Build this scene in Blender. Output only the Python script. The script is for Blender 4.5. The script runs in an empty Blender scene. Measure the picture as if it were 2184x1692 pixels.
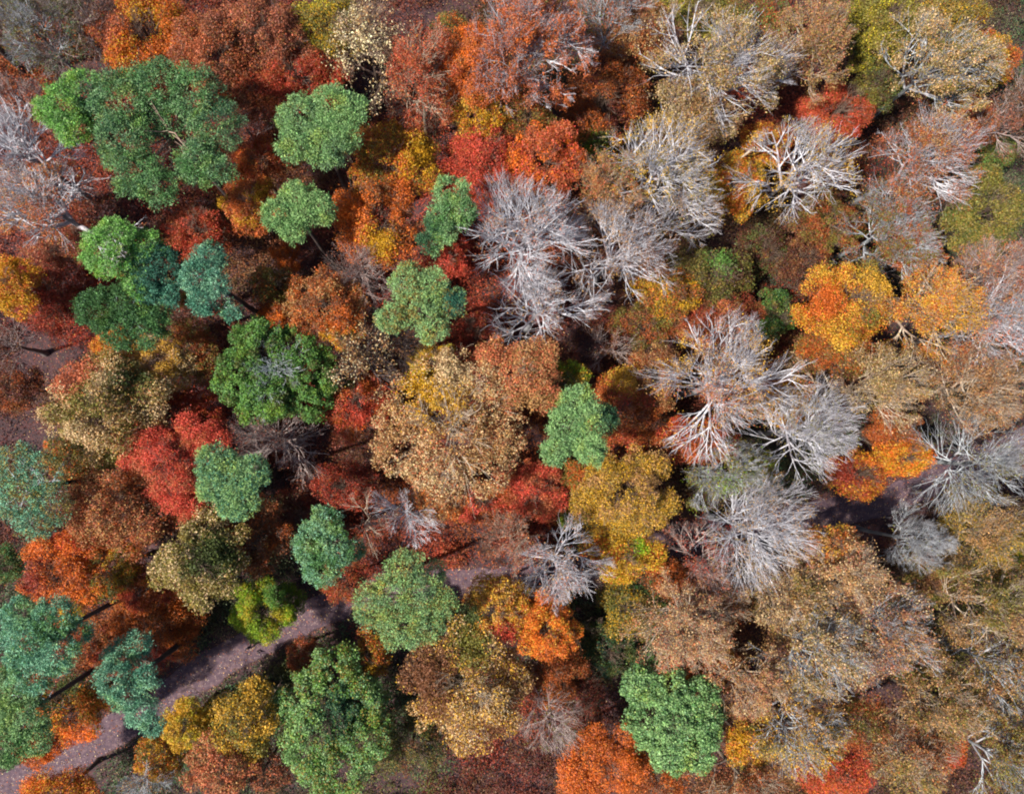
import bpy, math, random
import numpy as np
from mathutils import Vector, Quaternion

# ------------------------------------------------------------------ camera, sky, sun, exposure
SC = bpy.context.scene
COL = SC.collection
CAM_H = 89.0                       # drone height above the forest floor, metres
FPX = 1558.0                       # focal length in pixels of a 2183 px wide picture
W0, H0 = 2183.0, 1692.0
NADIR = (-128.0, -104.0)           # where straight-down falls, from the picture centre
cam_d = bpy.data.cameras.new('camera'); cam = bpy.data.objects.new('camera', cam_d); COL.objects.link(cam)
cam_d.sensor_fit = 'HORIZONTAL'; cam_d.sensor_width = 36.0; cam_d.lens = 36.0 * FPX / W0
cam_d.clip_start = 0.5; cam_d.clip_end = 3000
CQ = Vector((NADIR[0], NADIR[1], -FPX)).normalized().rotation_difference(Vector((0, 0, -1)))
cam.rotation_mode = 'QUATERNION'; cam.rotation_quaternion = CQ; cam.location = (0, 0, CAM_H)
SC.camera = cam

SUN_EL, SUN_FROM = math.radians(50), math.radians(20)
to_sun = Vector((-math.cos(SUN_EL) * math.cos(SUN_FROM), -math.cos(SUN_EL) * math.sin(SUN_FROM), math.sin(SUN_EL)))
wd = bpy.data.worlds.new('World'); SC.world = wd; wd.use_nodes = True
nt = wd.node_tree; bg = nt.nodes['Background']; sky = nt.nodes.new('ShaderNodeTexSky')
sky.sky_type = 'NISHITA'; sky.sun_disc = False; sky.sun_elevation = SUN_EL
sky.sun_rotation = math.atan2(to_sun.x, to_sun.y)
nt.links.new(sky.outputs[0], bg.inputs[0]); bg.inputs[1].default_value = 0.07
sl = bpy.data.lights.new('sun', 'SUN'); so = bpy.data.objects.new('sun', sl); COL.objects.link(so)
sl.energy = 4.9; sl.angle = math.radians(1.6); sl.color = (1.0, 0.93, 0.83)
so.rotation_mode = 'QUATERNION'; so.rotation_quaternion = to_sun.to_track_quat('Z', 'Y')
so.location = (-60, -30, 120)
SC.view_settings.view_transform = 'Standard'; SC.view_settings.look = 'None'
SC.view_settings.exposure = 1.08; SC.view_settings.gamma = 1.0
SC.cycles.max_bounces = 5; SC.cycles.diffuse_bounces = 3; SC.cycles.glossy_bounces = 1
SC.cycles.transmission_bounces = 3; SC.cycles.transparent_max_bounces = 4
SC.cycles.use_denoising = True; SC.cycles.pixel_filter_type = 'BLACKMAN_HARRIS'; SC.cycles.filter_width = 2.0

# ------------------------------------------------------------------ helpers
def at(x, y, z):
    d = CQ @ Vector((x - W0 / 2, H0 / 2 - y, -FPX)); t = (z - CAM_H) / d.z
    return Vector((d.x * t, d.y * t, z))

def ppm(z): return FPX / (CAM_H - z)          # picture pixels per metre at height z

def lin(h):
    c = np.array([int(h[i:i + 2], 16) / 255 for i in (0, 2, 4)])
    return np.where(c <= .04045, c / 12.92, ((c + .055) / 1.055) ** 2.4)

PAL = {k: lin(v) for k, v in dict(
    orange='b85e22', flame='d06a20', rust='924822', red='aa402c', scarlet='c84e3e', brick='843424', maroon='5c2c26',
    salmon='ae6040', pink='985c48', tan='a67e50', sand='c0a67c', cream='d8c8a0', brown='724a30', umber='483024',
    olive='6c682c', moss='4c562a', khaki='7e7038', yellow='b88c1e', gold='c49834', lemon='a89a28', lime='74921c',
    leaf='5a8038', leafdark='34562c', pine='4c7440', pinelight='7c9e62', pinegrey='6c8c60', pinebright='629440', teal='4c8068',
    tealight='74a282', tealdark='2e5a48', pinedark='34563a', grey='8a8c92', spruce='243e30').items()}

def unit(v):
    n = np.linalg.norm(v, axis=-1, keepdims=True); n[n < 1e-9] = 1
    return v / n

class Noise:                                   # smooth sum-of-sines noise, about -1..1
    def __init__(s, rng, wl, n=7):
        s.k = unit(rng.normal(size=(n, 3))) * (2 * math.pi / wl) * rng.uniform(.6, 1.6, (n, 1)); s.p = rng.uniform(0, 6.28, n)
    def __call__(s, p): return np.sin(p @ s.k.T + s.p).sum(1) / math.sqrt(len(s.p)) * .9

def mesh(name, V, F, mat, parent=None, cols=None, smooth=False):
    V = np.asarray(V, np.float32); F = np.asarray(F, np.int32)
    me = bpy.data.meshes.new(name); k = F.shape[1]
    me.vertices.add(len(V)); me.vertices.foreach_set('co', V.ravel())
    me.loops.add(F.size); me.loops.foreach_set('vertex_index', F.ravel())
    me.polygons.add(len(F)); me.polygons.foreach_set('loop_start', np.arange(0, F.size, k, dtype=np.int32))
    if smooth: me.polygons.foreach_set('use_smooth', np.ones(len(F), bool))
    if cols is not None:
        a = me.color_attributes.new('tint', 'BYTE_COLOR', 'POINT')
        c = np.ones((len(V), 4), np.float32); c[:, :3] = np.clip(cols, 0, 1)
        a.data.foreach_set('color', c.ravel())
    me.update(calc_edges=True); me.materials.append(mat)
    o = bpy.data.objects.new(name, me); COL.objects.link(o)
    if parent: o.parent = parent
    return o

def tag(o, label=None, cat=None, group=None, kind=None):
    for k, v in (('label', label), ('category', cat), ('group', group), ('kind', kind)):
        if v: o[k] = v
    return o

def empty(name, loc, rz=0):
    o = bpy.data.objects.new(name, None); COL.objects.link(o); o.location = loc; o.rotation_euler[2] = rz
    o.empty_display_size = .5
    return o

def cards(P, nrm, ax, a, b, tints):            # one leaf-sized rhomb per point: centre, normal hint, long axis hint, half sizes
    u = unit(ax); v = unit(np.cross(nrm, u))
    a = np.reshape(a, (-1, 1)); b = np.reshape(b, (-1, 1))
    up = unit(np.cross(u, v)) * b * .35
    V = np.stack([P - u * a, P + v * b + up, P + u * a, P - v * b + up], 1).reshape(-1, 3)
    F = np.arange(len(V)).reshape(-1, 4)
    return V, F, np.repeat(tints, 4, 0)

def tubes(P, R, sides=3):                      # P (B,K,3) polylines, R (B,K) radii -> verts, quads
    B, K, _ = P.shape
    T = np.empty_like(P); T[:, 1:-1] = P[:, 2:] - P[:, :-2]; T[:, 0] = P[:, 1] - P[:, 0]; T[:, -1] = P[:, -1] - P[:, -2]
    T = unit(T); ref = np.where(np.abs(T[..., 2:3]) > .9, np.array([1., 0, 0]), np.array([0, 0, 1.]))
    u = unit(np.cross(T, ref)); v = np.cross(T, u)
    an = np.arange(sides) * 2 * math.pi / sides
    V = P[:, :, None] + (u[:, :, None] * np.cos(an)[None, None, :, None] + v[:, :, None] * np.sin(an)[None, None, :, None]) * R[:, :, None, None]
    idx = np.arange(B * K * sides).reshape(B, K, sides); nx = np.roll(idx, -1, 2)
    F = np.stack([idx[:, :-1], nx[:, :-1], nx[:, 1:], idx[:, 1:]], -1).reshape(-1, 4)
    return V.reshape(-1, 3), F

def join(parts):
    V, F, n = [], [], 0
    for v, f in parts: V.append(v); F.append(f + n); n += len(v)
    return np.concatenate(V), np.concatenate(F)

# ------------------------------------------------------------------ materials
def new_mat(name):
    m = bpy.data.materials.new(name); m.use_nodes = True; m.node_tree.nodes.clear(); return m, m.node_tree

def leaf_material(name, trans, rough, vary):
    m, t = new_mat(name); N = t.nodes; L = t.links
    out = N.new('ShaderNodeOutputMaterial'); at_ = N.new('ShaderNodeAttribute'); at_.attribute_name = 'tint'
    geo = N.new('ShaderNodeTexCoord'); nz = N.new('ShaderNodeTexNoise'); nz.inputs['Scale'].default_value = 1.7; nz.inputs['Detail'].default_value = 3
    L.new(geo.outputs['Object'], nz.inputs['Vector'])
    mr = N.new('ShaderNodeMapRange'); mr.inputs[1].default_value = .3; mr.inputs[2].default_value = .7
    mr.inputs[3].default_value = 1 - vary; mr.inputs[4].default_value = 1 + vary; L.new(nz.outputs[0], mr.inputs[0])
    hs = N.new('ShaderNodeHueSaturation'); L.new(at_.outputs['Color'], hs.inputs['Color']); L.new(mr.outputs[0], hs.inputs['Value'])
    hs.inputs['Saturation'].default_value = 1.0
    p = N.new('ShaderNodeBsdfPrincipled'); p.inputs['Roughness'].default_value = rough; p.inputs['Specular IOR Level'].default_value = .3
    L.new(hs.outputs[0], p.inputs['Base Color'])
    tr = N.new('ShaderNodeBsdfTranslucent'); L.new(hs.outputs[0], tr.inputs['Color'])
    mx = N.new('ShaderNodeMixShader'); mx.inputs[0].default_value = trans
    L.new(p.outputs[0], mx.inputs[1]); L.new(tr.outputs[0], mx.inputs[2]); L.new(mx.outputs[0], out.inputs[0])
    return m

def bark_material(name, c1, c2, scale, rough=.8):
    m, t = new_mat(name); N = t.nodes; L = t.links
    out = N.new('ShaderNodeOutputMaterial'); tc = N.new('ShaderNodeTexCoord'); mp = N.new('ShaderNodeMapping'); mp.inputs['Scale'].default_value = (1, 1, .3)
    nz = N.new('ShaderNodeTexNoise'); nz.inputs['Scale'].default_value = scale; nz.inputs['Detail'].default_value = 5
    L.new(tc.outputs['Object'], mp.inputs[0]); L.new(mp.outputs[0], nz.inputs['Vector'])
    cr = N.new('ShaderNodeValToRGB'); cr.color_ramp.elements[0].position = .35; cr.color_ramp.elements[1].position = .65
    cr.color_ramp.elements[0].color = (*lin(c1), 1); cr.color_ramp.elements[1].color = (*lin(c2), 1); L.new(nz.outputs[0], cr.inputs[0])
    ta = N.new('ShaderNodeAttribute'); ta.attribute_name = 'tint'; mm = N.new('ShaderNodeMixRGB'); mm.blend_type = 'MULTIPLY'; mm.inputs[0].default_value = 1
    L.new(cr.outputs[0], mm.inputs[1]); L.new(ta.outputs['Color'], mm.inputs[2])
    p = N.new('ShaderNodeBsdfPrincipled'); p.inputs['Roughness'].default_value = rough; L.new(mm.outputs[0], p.inputs['Base Color'])
    bp = N.new('ShaderNodeBump'); bp.inputs['Strength'].default_value = .4; L.new(nz.outputs[0], bp.inputs['Height']); L.new(bp.outputs[0], p.inputs['Normal'])
    L.new(p.outputs[0], out.inputs[0]); return m

M_LEAF = leaf_material('autumn_leaf', .28, .55, .25)
M_NEEDLE = leaf_material('pine_needle', .12, .6, .2)
M_LITTER = leaf_material('fallen_leaf', .05, .7, .3)
BARK = dict(white=bark_material('pale_bark', '9c9ca2', 'd4d4dc', 2.2), ash=bark_material('ash_grey_bark', '868c92', 'c2c8ce', 2.5),
            mauve=bark_material('mauve_grey_bark', '7e6e6c', 'bcaca6', 2.5), fawn=bark_material('fawn_bark', '8e7e6c', 'c8b8a4', 2.5),
            dark=bark_material('dark_bark', '30282c', '564a48', 3.0), pine=bark_material('pine_bark', '3a3238', '6e5a50', 3.0),
            brown=bark_material('brown_bark', '50403a', '8c7666', 3.0))

# ------------------------------------------------------------------ growing branches
def shell_dist(p, d, c, rad, az_k, az_p):
    q = (p - c) / rad; e = d / rad
    az = np.arctan2(q[:, 1], q[:, 0]); k = 1 + .13 * np.sin(az * az_k[0] + az_p[0]) + .08 * np.sin(az * az_k[1] + az_p[1])
    A = (e * e).sum(1); Bq = (q * e).sum(1); C = (q * q).sum(1) - k * k
    return (-Bq + np.sqrt(np.maximum(Bq * Bq - A * C, 0))) / A

def grow(rng, zf, c, rad, levels, trop=.10, wob=.105, thick=1.0, spread=1.0, el0=36, fan=.24):
    """limbs from a trunk: zf fork height, c crown centre, rad crown radii -> list of (P,R) per level"""
    R = max(rad[0], rad[1]); azk = rng.integers(2, 6, 2) + np.array([0, 3]); azp = rng.uniform(0, 6.28, 2)
    n0 = levels[0]; t = np.linspace(0, 1, n0) ** .8
    top = c[2] + rad[2] * .25
    S = np.stack([np.zeros(n0), np.zeros(n0), zf + (top - zf) * t], 1)
    az = np.arange(n0) * 2.399 + rng.uniform(0, 6.28) + rng.normal(0, .25, n0)
    el = np.radians(el0 + (82 - el0) * t ** 1.3 + rng.normal(0, 6, n0))
    D = np.stack([np.cos(az) * np.cos(el), np.sin(az) * np.cos(el), np.sin(el)], 1)
    L = shell_dist(S, D, c, rad, azk, azp) * rng.uniform(.72, .98, n0)
    r0 = .0245 * R * thick * (1 - .35 * t)
    out = []; K = 7
    nom = [0, .80, .50, .28, .15, .09]
    kseg = [7, 5, 4, 3, 2, 2]
    for lv, m in enumerate(levels):
        K = kseg[lv]; B = len(S)
        P = np.empty((B, K + 1, 3)); P[:, 0] = S; d = D.copy()
        tr = trop * (.6 if lv > 2 else 1)
        for k in range(K):
            d = unit(d + np.array([0, 0, tr]) + rng.normal(0, wob, (B, 3)))
            P[:, k + 1] = P[:, k] + d * (L / K)[:, None]
        tt = np.linspace(0, 1, K + 1)[None]
        RR = r0[:, None] * (1 - .72 * tt); RR = np.maximum(RR, .0095 * thick)
        out.append((P, RR))
        if lv + 1 >= len(levels): break
        mc = levels[lv + 1]
        u = (np.arange(mc)[None] + rng.uniform(0, 1, (B, mc))) / mc
        u = (.22 if lv == 0 else .15) + (.8) * u; u[:, -1] = .97
        u = np.clip(u, 0, .999); f = u * K; i = f.astype(int); w = (f - i)[..., None]
        bi = np.arange(B)[:, None]
        S = (P[bi, i] * (1 - w) + P[bi, i + 1] * w).reshape(-1, 3)
        T = unit(P[bi, i + 1] - P[bi, i]).reshape(-1, 3)
        rp = (RR[bi, i] * (1 - w[..., 0]) + RR[bi, np.minimum(i + 1, K)] * w[..., 0]).reshape(-1)
        perp = unit(np.cross(T, rng.normal(size=T.shape)))
        outw = S - c; perp = unit(perp + .35 * unit(outw) + np.array([0, 0, .12]))
        perp = unit(perp - T * (perp * T).sum(1, keepdims=True))
        ang = np.radians(rng.uniform(*((28, 62), (20, 48), (14, 36), (14, 34), (14, 34))[min(lv, 4)], len(S)) * spread)[:, None]
        D = T * np.cos(ang) + perp * np.sin(ang)
        D = unit(D + (fan if lv else 0) * unit(S - np.array([0, 0, zf * .75])))
        nomL = nom[lv + 1] * R * rng.uniform(.6, 1.25, len(S)) * (1.15 - .5 * u.reshape(-1))
        sd = shell_dist(S, D, c, rad, azk, azp)
        L = np.minimum(nomL, np.maximum(sd * rng.uniform(.85, 1.12, len(S)), nomL * .25))
        r0 = rp * .82
    return out

TWIG = np.array([.44, .35, .36])                 # young twigs are browner and darker than the old limbs
def bake_branches(lv, name, mat, root, fade=1.0):
    parts = [tubes(P, R, 5 if i == 0 else (4 if i == 1 else 3)) for i, (P, R) in enumerate(lv)]
    w = [.65, .05, .0, .15, .7, 1]  # main limbs darkened too: the shade inside the crown put into their tint
    C = np.concatenate([np.ones((len(v), 3)) * (1 - w[i] * fade * (1 - TWIG)) for i, (v, f) in enumerate(parts)])
    V, F = join(parts); return mesh(name, V, F, mat, root, C)

def trunk(rng, zt, r, lean=(0, 0), mat=None, parent=None):
    K = 9; z = np.linspace(0, zt, K); w = rng.normal(0, r * .35, (K, 2)); w[0] = 0; w = np.cumsum(w, 0) * .35; w -= w[-1] * (z / zt)[:, None]
    P = np.stack([w[:, 0] + lean[0] * (1 - z / zt), w[:, 1] + lean[1] * (1 - z / zt), z], 1)[None]
    P[0, 0, 2] = -.15
    R = r * (1 - .62 * (z / zt)); R[0] *= 1.7; R[1] *= 1.08
    zz = np.insert(z, 1, .5); Pn = np.insert(P[0], 1, P[0, 0] * .5 + P[0, 1] * .5, 0); Pn[1, 2] = .55
    V, F = tubes(Pn[None], np.insert(R, 1, r * 1.12)[None], 10)
    return mesh('trunk', V, F, mat, parent, np.ones((len(V), 3)) * .34, smooth=True)  # tint darkens every trunk evenly, painting in the shade under the canopy

NEEDLES = ('pine', 'pinelight', 'pinegrey', 'pinebright', 'teal', 'tealight', 'leaf')
def palette(rng, n, P, cols, Rm, jitter=.2, patches=None, clump_id=None):
    """leaf tints: big patches between the named colours, one shade per spray, and small leaf-to-leaf change"""
    C = np.array([PAL[c] for c in cols]); m = len(cols)
    n1 = Noise(rng, Rm * 1.1); n2 = Noise(rng, .9)
    s = n1(P) * .55 + rng.normal(0, .35, n) + n2(P) * .35
    if clump_id is not None:
        cs = rng.normal(0, .45, clump_id.max() + 1); s = s + cs[clump_id]
    s = s * 1.15; f = np.clip((s + 1) / 2, 0, .9999) * m; i = np.clip(f.astype(int), 0, m - 1)
    T = C[i]
    turn = rng.uniform(size=n) < .14                          # some leaves have turned further or less far than the rest
    if cols[0] not in NEEDLES:
        far = np.array([PAL[c] for c in ('rust', 'olive', 'brown', 'gold', 'tan')])
        T = np.where((turn | (Noise(rng, 2.2)(P) + rng.normal(0, .3, n) > 1.25))[:, None], far[rng.integers(0, 5, n)] * .4 + T * .6, T)
    else: T = np.where((Noise(rng, 3.0)(P) + rng.normal(0, .3, n) > .85)[:, None], T * np.array([1.35, 1.12, .8]), T)
    if patches:
        for dx, dy, r, c in patches:
            dd = np.hypot(P[:, 0] / Rm - dx, P[:, 1] / Rm - dy) + n2(P) * .08 + rng.normal(0, .10, n)
            T = np.where((dd < r)[:, None], PAL[c], T)
    br = np.exp(rng.normal(0, jitter, (n, 1)) + .12 * Noise(rng, .5)(P)[:, None])
    return T * br * (1 + rng.normal(0, .05, (n, 3)))

def clumps_from_lobes(rng, lobes, cr, dens=1.0):
    cc, rr = [], []
    for (cx, cy, cz, rx, ry, rz) in lobes:
        k = max(5, int(2.6 * dens * rx * ry / (cr * cr)))
        d = unit(rng.normal(size=(k * 2, 3))); d = d[d[:, 2] > -.35][:k]
        cc.append(np.array([cx, cy, cz]) + d * np.array([rx, ry, rz]) * rng.uniform(.62, .95, (len(d), 1)))
        rr.append(cr * rng.uniform(.6, 1.35, len(d)))
    return np.concatenate(cc), np.concatenate(rr)

def lobe_crown(rng, lobes, cr, n, size, cols, Rm, mat, parent, patches=None, needle=False, name='crown', cdens=1.0, fill=.55):
    cc, rr = clumps_from_lobes(rng, lobes, cr, cdens)
    w = rr ** 2; w /= w.sum(); idx = rng.choice(len(cc), n, p=w)
    d = rng.normal(size=(n, 3)); d[:, 2] += .45; d = unit(d)
    rad = (fill + (1.08 - fill) * rng.uniform(0, 1, n) ** .6)[:, None] * rr[idx][:, None]
    rad = rad * np.where(rng.uniform(size=(n, 1)) < .16, rng.uniform(1.05, 1.8 if needle else 1.5, (n, 1)), 1)
    P = cc[idx] + d * rad * np.array([1, 1, .8])
    Lb = np.array(lobes)                                    # drop what sits deep inside the crown
    q = np.min(np.linalg.norm((P[:, None] - Lb[None, :, :3]) / Lb[None, :, 3:], axis=2), 1)
    keep = (q > .5) | (rng.uniform(size=n) < .12)
    P, d, idx = P[keep], d[keep], idx[keep]; n = len(P)
    if needle:
        ax = unit(d + rng.normal(0, .55, (n, 3))); nr = unit(rng.normal(0, 1, (n, 3)) + np.array([0, 0, .6]))
        a = size * rng.uniform(.7, 1.4, n); b = a * .30
    else:
        nr = unit(d * .5 + rng.normal(0, .55, (n, 3)) + np.array([0, 0, .55])); ax = rng.normal(size=(n, 3))
        a = size * rng.uniform(.6, 1.35, n); b = a * .62
    T = palette(rng, n, P, cols, Rm, patches=patches, clump_id=idx)
    V, F, Tc = cards(P, nr, ax, a, b, T)
    return mesh(name, V, F, mat, parent, Tc)

def twig_leaves(rng, lv, n, size, cols, Rm, parent, patches=None, jit=.22, clustered=True, mat=None):
    pts = []
    for P, _ in lv[-2:]:
        B, K, _x = P.shape; pts.append(P.reshape(-1, 3)[rng.integers(0, B * K, n)])
    Q = np.concatenate(pts)[rng.permutation(2 * n)[:n * 2]]
    if clustered:                                            # leaves hang on in patches, other twigs are stripped
        s = Noise(rng, Rm * .35)(Q) + rng.normal(0, .35, len(Q)); Q = Q[np.argsort(-s)[:n]]
    else: Q = Q[:n]
    n = len(Q); Q = Q + rng.normal(0, jit, (n, 3)); Q[:, 2] -= rng.uniform(0, .9, n)
    nr = unit(rng.normal(0, .7, (n, 3)) + np.array([0, 0, .8])); a = size * rng.uniform(.6, 1.35, n)
    T = palette(rng, n, Q, cols, Rm, patches=patches)
    V, F, Tc = cards(Q, nr, rng.normal(size=(n, 3)), a, a * .62, T)
    return mesh('crown', V, F, mat or M_LEAF, parent, Tc)

# ------------------------------------------------------------------ trees
SEED = [100]
LABELS = []
def begin(name, x, y, zc, label, cat, group):
    p = at(x, y, zc); SEED[0] += 1; rng = np.random.default_rng(SEED[0])
    root = empty(name, (p.x, p.y, 0)); tag(root, label, cat, group); LABELS.append(label)
    return root, rng

def pine(x, y, lobes, top, cols, label, patches=None, dens=1.0, size=.10, tuft=.36, flat=.72, lean=(0, 0), snags=0, bark='pine', name='pine_tree', cat='pine tree', group='pine trees standing above the autumn wood', vis=26):
    s = ppm(top - 2); ext = max(math.hypot(l[0], l[1]) + l[2] for l in lobes) / s
    zc = top - 2.0; root, rng = begin(name, x, y, zc, label, cat, group)
    lb = []
    for l in lobes:
        r = l[2] / s; dz = l[3] if len(l) > 3 else 0
        lb.append((l[0] / s, -l[1] / s, zc - r * flat * .4 + dz, r * 1.04, r * 1.04, max(r * flat, .7)))
    big = sum(l[3] * l[4] for l in lb)
    # every lobe breaks up into rounded boughs, each carrying needle tufts
    n = int(1500 * big * dens * 1.15)
    trunk(rng, top - 2.6 - .12 * ext, .26 + .025 * ext, lean, BARK[bark], root)
    # boughs from the trunk to each lobe
    br = []
    for l in lb:
        k = max(3, int(l[3] * 2.2))
        for _ in range(k):
            e = np.array([l[0], l[1], l[2]]) + unit(rng.normal(size=(1, 3)))[0] * np.array(l[3:]) * .75
            z0 = max(top * .55, min(e[2] - 1.0 - rng.uniform(.2, 2.2), top - 1.5)); st = np.array([0, 0, z0])
            t = np.linspace(0, 1, 7)[:, None]; P = st * (1 - t) + e * t; P[:, 2] += np.sin(t[:, 0] * 3.1) * .35
            P[1:-1] += rng.normal(0, .16, (5, 3)); br.append(P)
    for _ in range(snags):                                  # dead grey limbs below the needles
        a = rng.uniform(0, 6.28); z0 = rng.uniform(top * .62, top - 2); rr = ext * rng.uniform(.35, .8)
        t = np.linspace(0, 1, 7)[:, None]
        P = np.array([0, 0, z0]) + np.array([math.cos(a) * rr, math.sin(a) * rr, rr * .25]) * t; P[1:] += rng.normal(0, .14, (6, 3)); br.append(P)
    P = np.array(br); Rr = np.linspace(.07, .015, 7)[None] * rng.uniform(.7, 1.3, (len(P), 1))
    V, F = tubes(P, Rr, 5); mesh('branches', V, F, BARK['ash' if snags else 'brown'], root, np.ones((len(V), 3)))
    lobe_crown(rng, lb, tuft, n, size, cols, ext, M_NEEDLE, root, patches, needle=True, cdens=1.35, fill=.5)
    return root

def auto_lobes(rng, rx, ry, rz, zc, k=9):
    lb = [(0, 0, zc, rx * .72, ry * .72, rz * .9)]; a0 = rng.uniform(0, 6.28)
    for i in range(k):
        a = a0 + i * 2 * math.pi / k + rng.normal(0, .2); q = rng.uniform(.26, .46)
        rr = 1 - q + rng.uniform(-.03, .12)
        lb.append((math.cos(a) * rx * rr, math.sin(a) * ry * rr, zc - rz * rng.uniform(.0, .45), rx * q, ry * q, rz * q * 1.1))
    return lb

def leafy(x, y, rx, ry, top, cols, label, dens=1.0, size=.12, patches=None, lobes=None, cr=None, bark='brown', twigtop=None, name='autumn_tree', cat='tree', group='leafy autumn trees of the wood', deep=.75, rot=0):
    s = ppm(top - 3); rxm, rym = rx / s * 1.14, ry / s * 1.14; Rm = max(rxm, rym); rz = min(rxm, rym) * deep
    rz = min(rz, top * .45); zc = top - rz
    root, rng = begin(name, x, y, zc + rz * .4, label, cat, group)
    if lobes: lb = [(l[0] / s, -l[1] / s, zc + (l[3] if len(l) > 3 else 0), l[2] / s * 1.06, l[2] / s * 1.06, min(l[2] / s * .8, top * .4)) for l in lobes]
    else: lb = auto_lobes(rng, rxm * .95, rym * .95, rz, zc)
    area = rxm * rym * 3.14
    trunk(rng, zc + rz * .3, .10 + .035 * Rm, (0, 0), BARK[bark], root)
    lvl = grow(rng, max(top * .3, 1.0), np.array([0, 0, zc - rz * .12]), np.array([rxm, rym, rz]) * (twigtop or (.8 if lobes else .92)), [8, 6, 5, 4], thick=.8)
    bake_branches(lvl, 'branches', BARK[bark], root)
    lobe_crown(rng, lb, cr or max(.45, .17 * Rm), int(720 * area * dens * (.12 / size) ** 1.3), size * .67, cols, Rm, M_LEAF, root, patches, cdens=1.0)
    return root

LVL = {(11, 8, 6, 5, 4): (12, 7, 5, 4, 2), (10, 7, 6, 5, 4): (11, 6, 5, 4, 2), (9, 7, 6, 5, 3): (10, 6, 4, 4, 2), (10, 7, 6, 5, 3): (11, 6, 5, 4, 2), (8, 7, 6, 5, 3): (9, 6, 5, 3, 2), (10, 8, 6, 5, 3): (11, 7, 5, 4, 2),
       (8, 6, 6, 5, 3): (9, 6, 5, 4, 2), (10, 8, 6, 5, 4): (12, 7, 5, 4, 2), (11, 8, 6, 5, 3): (11, 7, 5, 4, 2), (12, 9, 7, 5, 3): (13, 7, 5, 4, 2), (12, 8, 6, 5, 4): (12, 7, 5, 4, 2), (13, 8, 6, 4, 4): (12, 7, 5, 4, 2)}
def bare(x, y, rx, ry, top, label, bark='white', leaves=0.0, cols=('tan', 'brown'), size=.11, patches=None, lv=(9, 7, 6, 5, 3), thick=1.0, name='bare_tree', cat='bare tree', group='bare branched trees of the wood', deep=1.0, trop=.05, spread=1.0, clustered=True, fork=.45, el0=36):
    lv = LVL.get(tuple(lv), lv); s = ppm(top - 3); rxm, rym = rx / s * (1.24 if leaves > .25 else 1.36), ry / s * (1.24 if leaves > .25 else 1.36); Rm = max(rxm, rym); rz = min(min(rxm, rym) * deep * 1.15, top * .46); zc = top - rz
    root, rng = begin(name, x, y, zc + rz * .35, label, cat, group)
    trunk(rng, zc + rz * .25, .10 + .038 * Rm, (0, 0), BARK['dark' if bark == 'dark' else bark], root)
    lvl = grow(rng, top * fork, np.array([0, 0, zc]), np.array([rxm, rym, rz]), list(lv), thick=thick, trop=trop, spread=spread, el0=el0)
    bake_branches(lvl, 'branches', BARK[bark], root)
    if leaves > 0: twig_leaves(rng, lvl, int(400 * rxm * rym * 3.14 * leaves), size * .64, cols, Rm, root, patches, clustered=clustered)
    return root

# ---- pines and other evergreens
pine(350, 270, [(-95, -60, 70), (-20, -95, 62), (60, -80, 60), (105, -15, 55), (-85, 30, 62), (-60, 95, 55), (-15, 125, 42), (70, 70, 50), (105, 90, 38), (-10, -30, 45, -1.5)], 23,
     ('pine', 'pinegrey', 'pinedark'), 'widest dark green pine with a dark trunk showing through the gap in its crown', dens=.8, lean=(3.2, -3.6), snags=0, tuft=.5)
pine(145, 215, [(25, -30, 45), (-10, 5, 52), (-40, 20, 32), (10, 55, 38), (40, 20, 30, -1.5)], 22, ('pinebright', 'pinelight', 'pine', 'pinebright'), 'bright green pine close beside the widest dark green pine', patches=[(.75, .1, .45, 'pinedark')])
pine(680, 265, [(-40, -15, 52), (25, -45, 44), (65, -40, 34), (15, 30, 56), (-50, 45, 40), (45, 15, 40)], 23, ('pinegrey', 'pinelight', 'pine', 'pinelight'), 'green pine with a pointed bough toward the cream speckled tree', tuft=.46)
pine(630, 448, [(5, -30, 40), (-35, 10, 40), (50, -10, 36), (0, 40, 32), (15, 0, 40)], 22, ('pinelight', 'pine', 'pinelight'), 'notched light green pine with its thin trunk showing below', lean=(1.5, -1.8))
pine(952, 440, [(10, -35, 40), (28, 5, 38), (-10, 25, 36), (-40, 60, 28, -3), (0, 55, 26)], 22, ('pinelight', 'pinegrey', 'pine'), 'small compact green pine between the orange tree and the red trees', patches=[(-.65, -.6, .4, 'pinedark')])
pine(250, 545, [(-22, -12, 58), (60, 15, 58, -1.5), (-10, -42, 40), (40, -30, 40, -1.2), (30, 50, 38, -2.2), (75, 65, 30, -3)], 22, ('pinebright', 'pinelight', 'pinebright'), 'pine with one bright green half and one dark teal half of painted shade', patches=[(.85, -.35, .66, 'tealdark'), (.75, -.9, .5, 'teal')], lean=(1.8, -2))  # teal patches put the shade of the far half into the needle colour
pine(432, 592, [(10, -45, 34), (-10, -5, 42), (-15, 40, 32, -2), (38, 55, 24, -3), (25, 10, 30)], 21, ('teal', 'tealdark', 'tealight'), 'small teal green pine with a dark leaning trunk', lean=(3.0, -1.8), snags=4)
pine(255, 668, [(-45, -10, 48), (10, -25, 50), (45, 25, 48), (0, 35, 40), (65, 0, 30)], 19, ('pine', 'pinedark', 'pine', 'leafdark'), 'dark green pine just below the half bright half teal pine', snags=5)
pine(893, 645, [(-25, -45, 42), (30, -40, 38), (0, 0, 50), (-55, 30, 36), (60, -5, 40, -.8), (30, 55, 32), (75, -5, 24)], 23, ('pinelight', 'pinegrey', 'pinelight', 'khaki'), 'star shaped pale green pine with a dark patch of painted shade on one bough', patches=[(.75, .05, .26, 'tealdark')])  # tealdark patch is shade on the bough away from the sun, painted in
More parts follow.
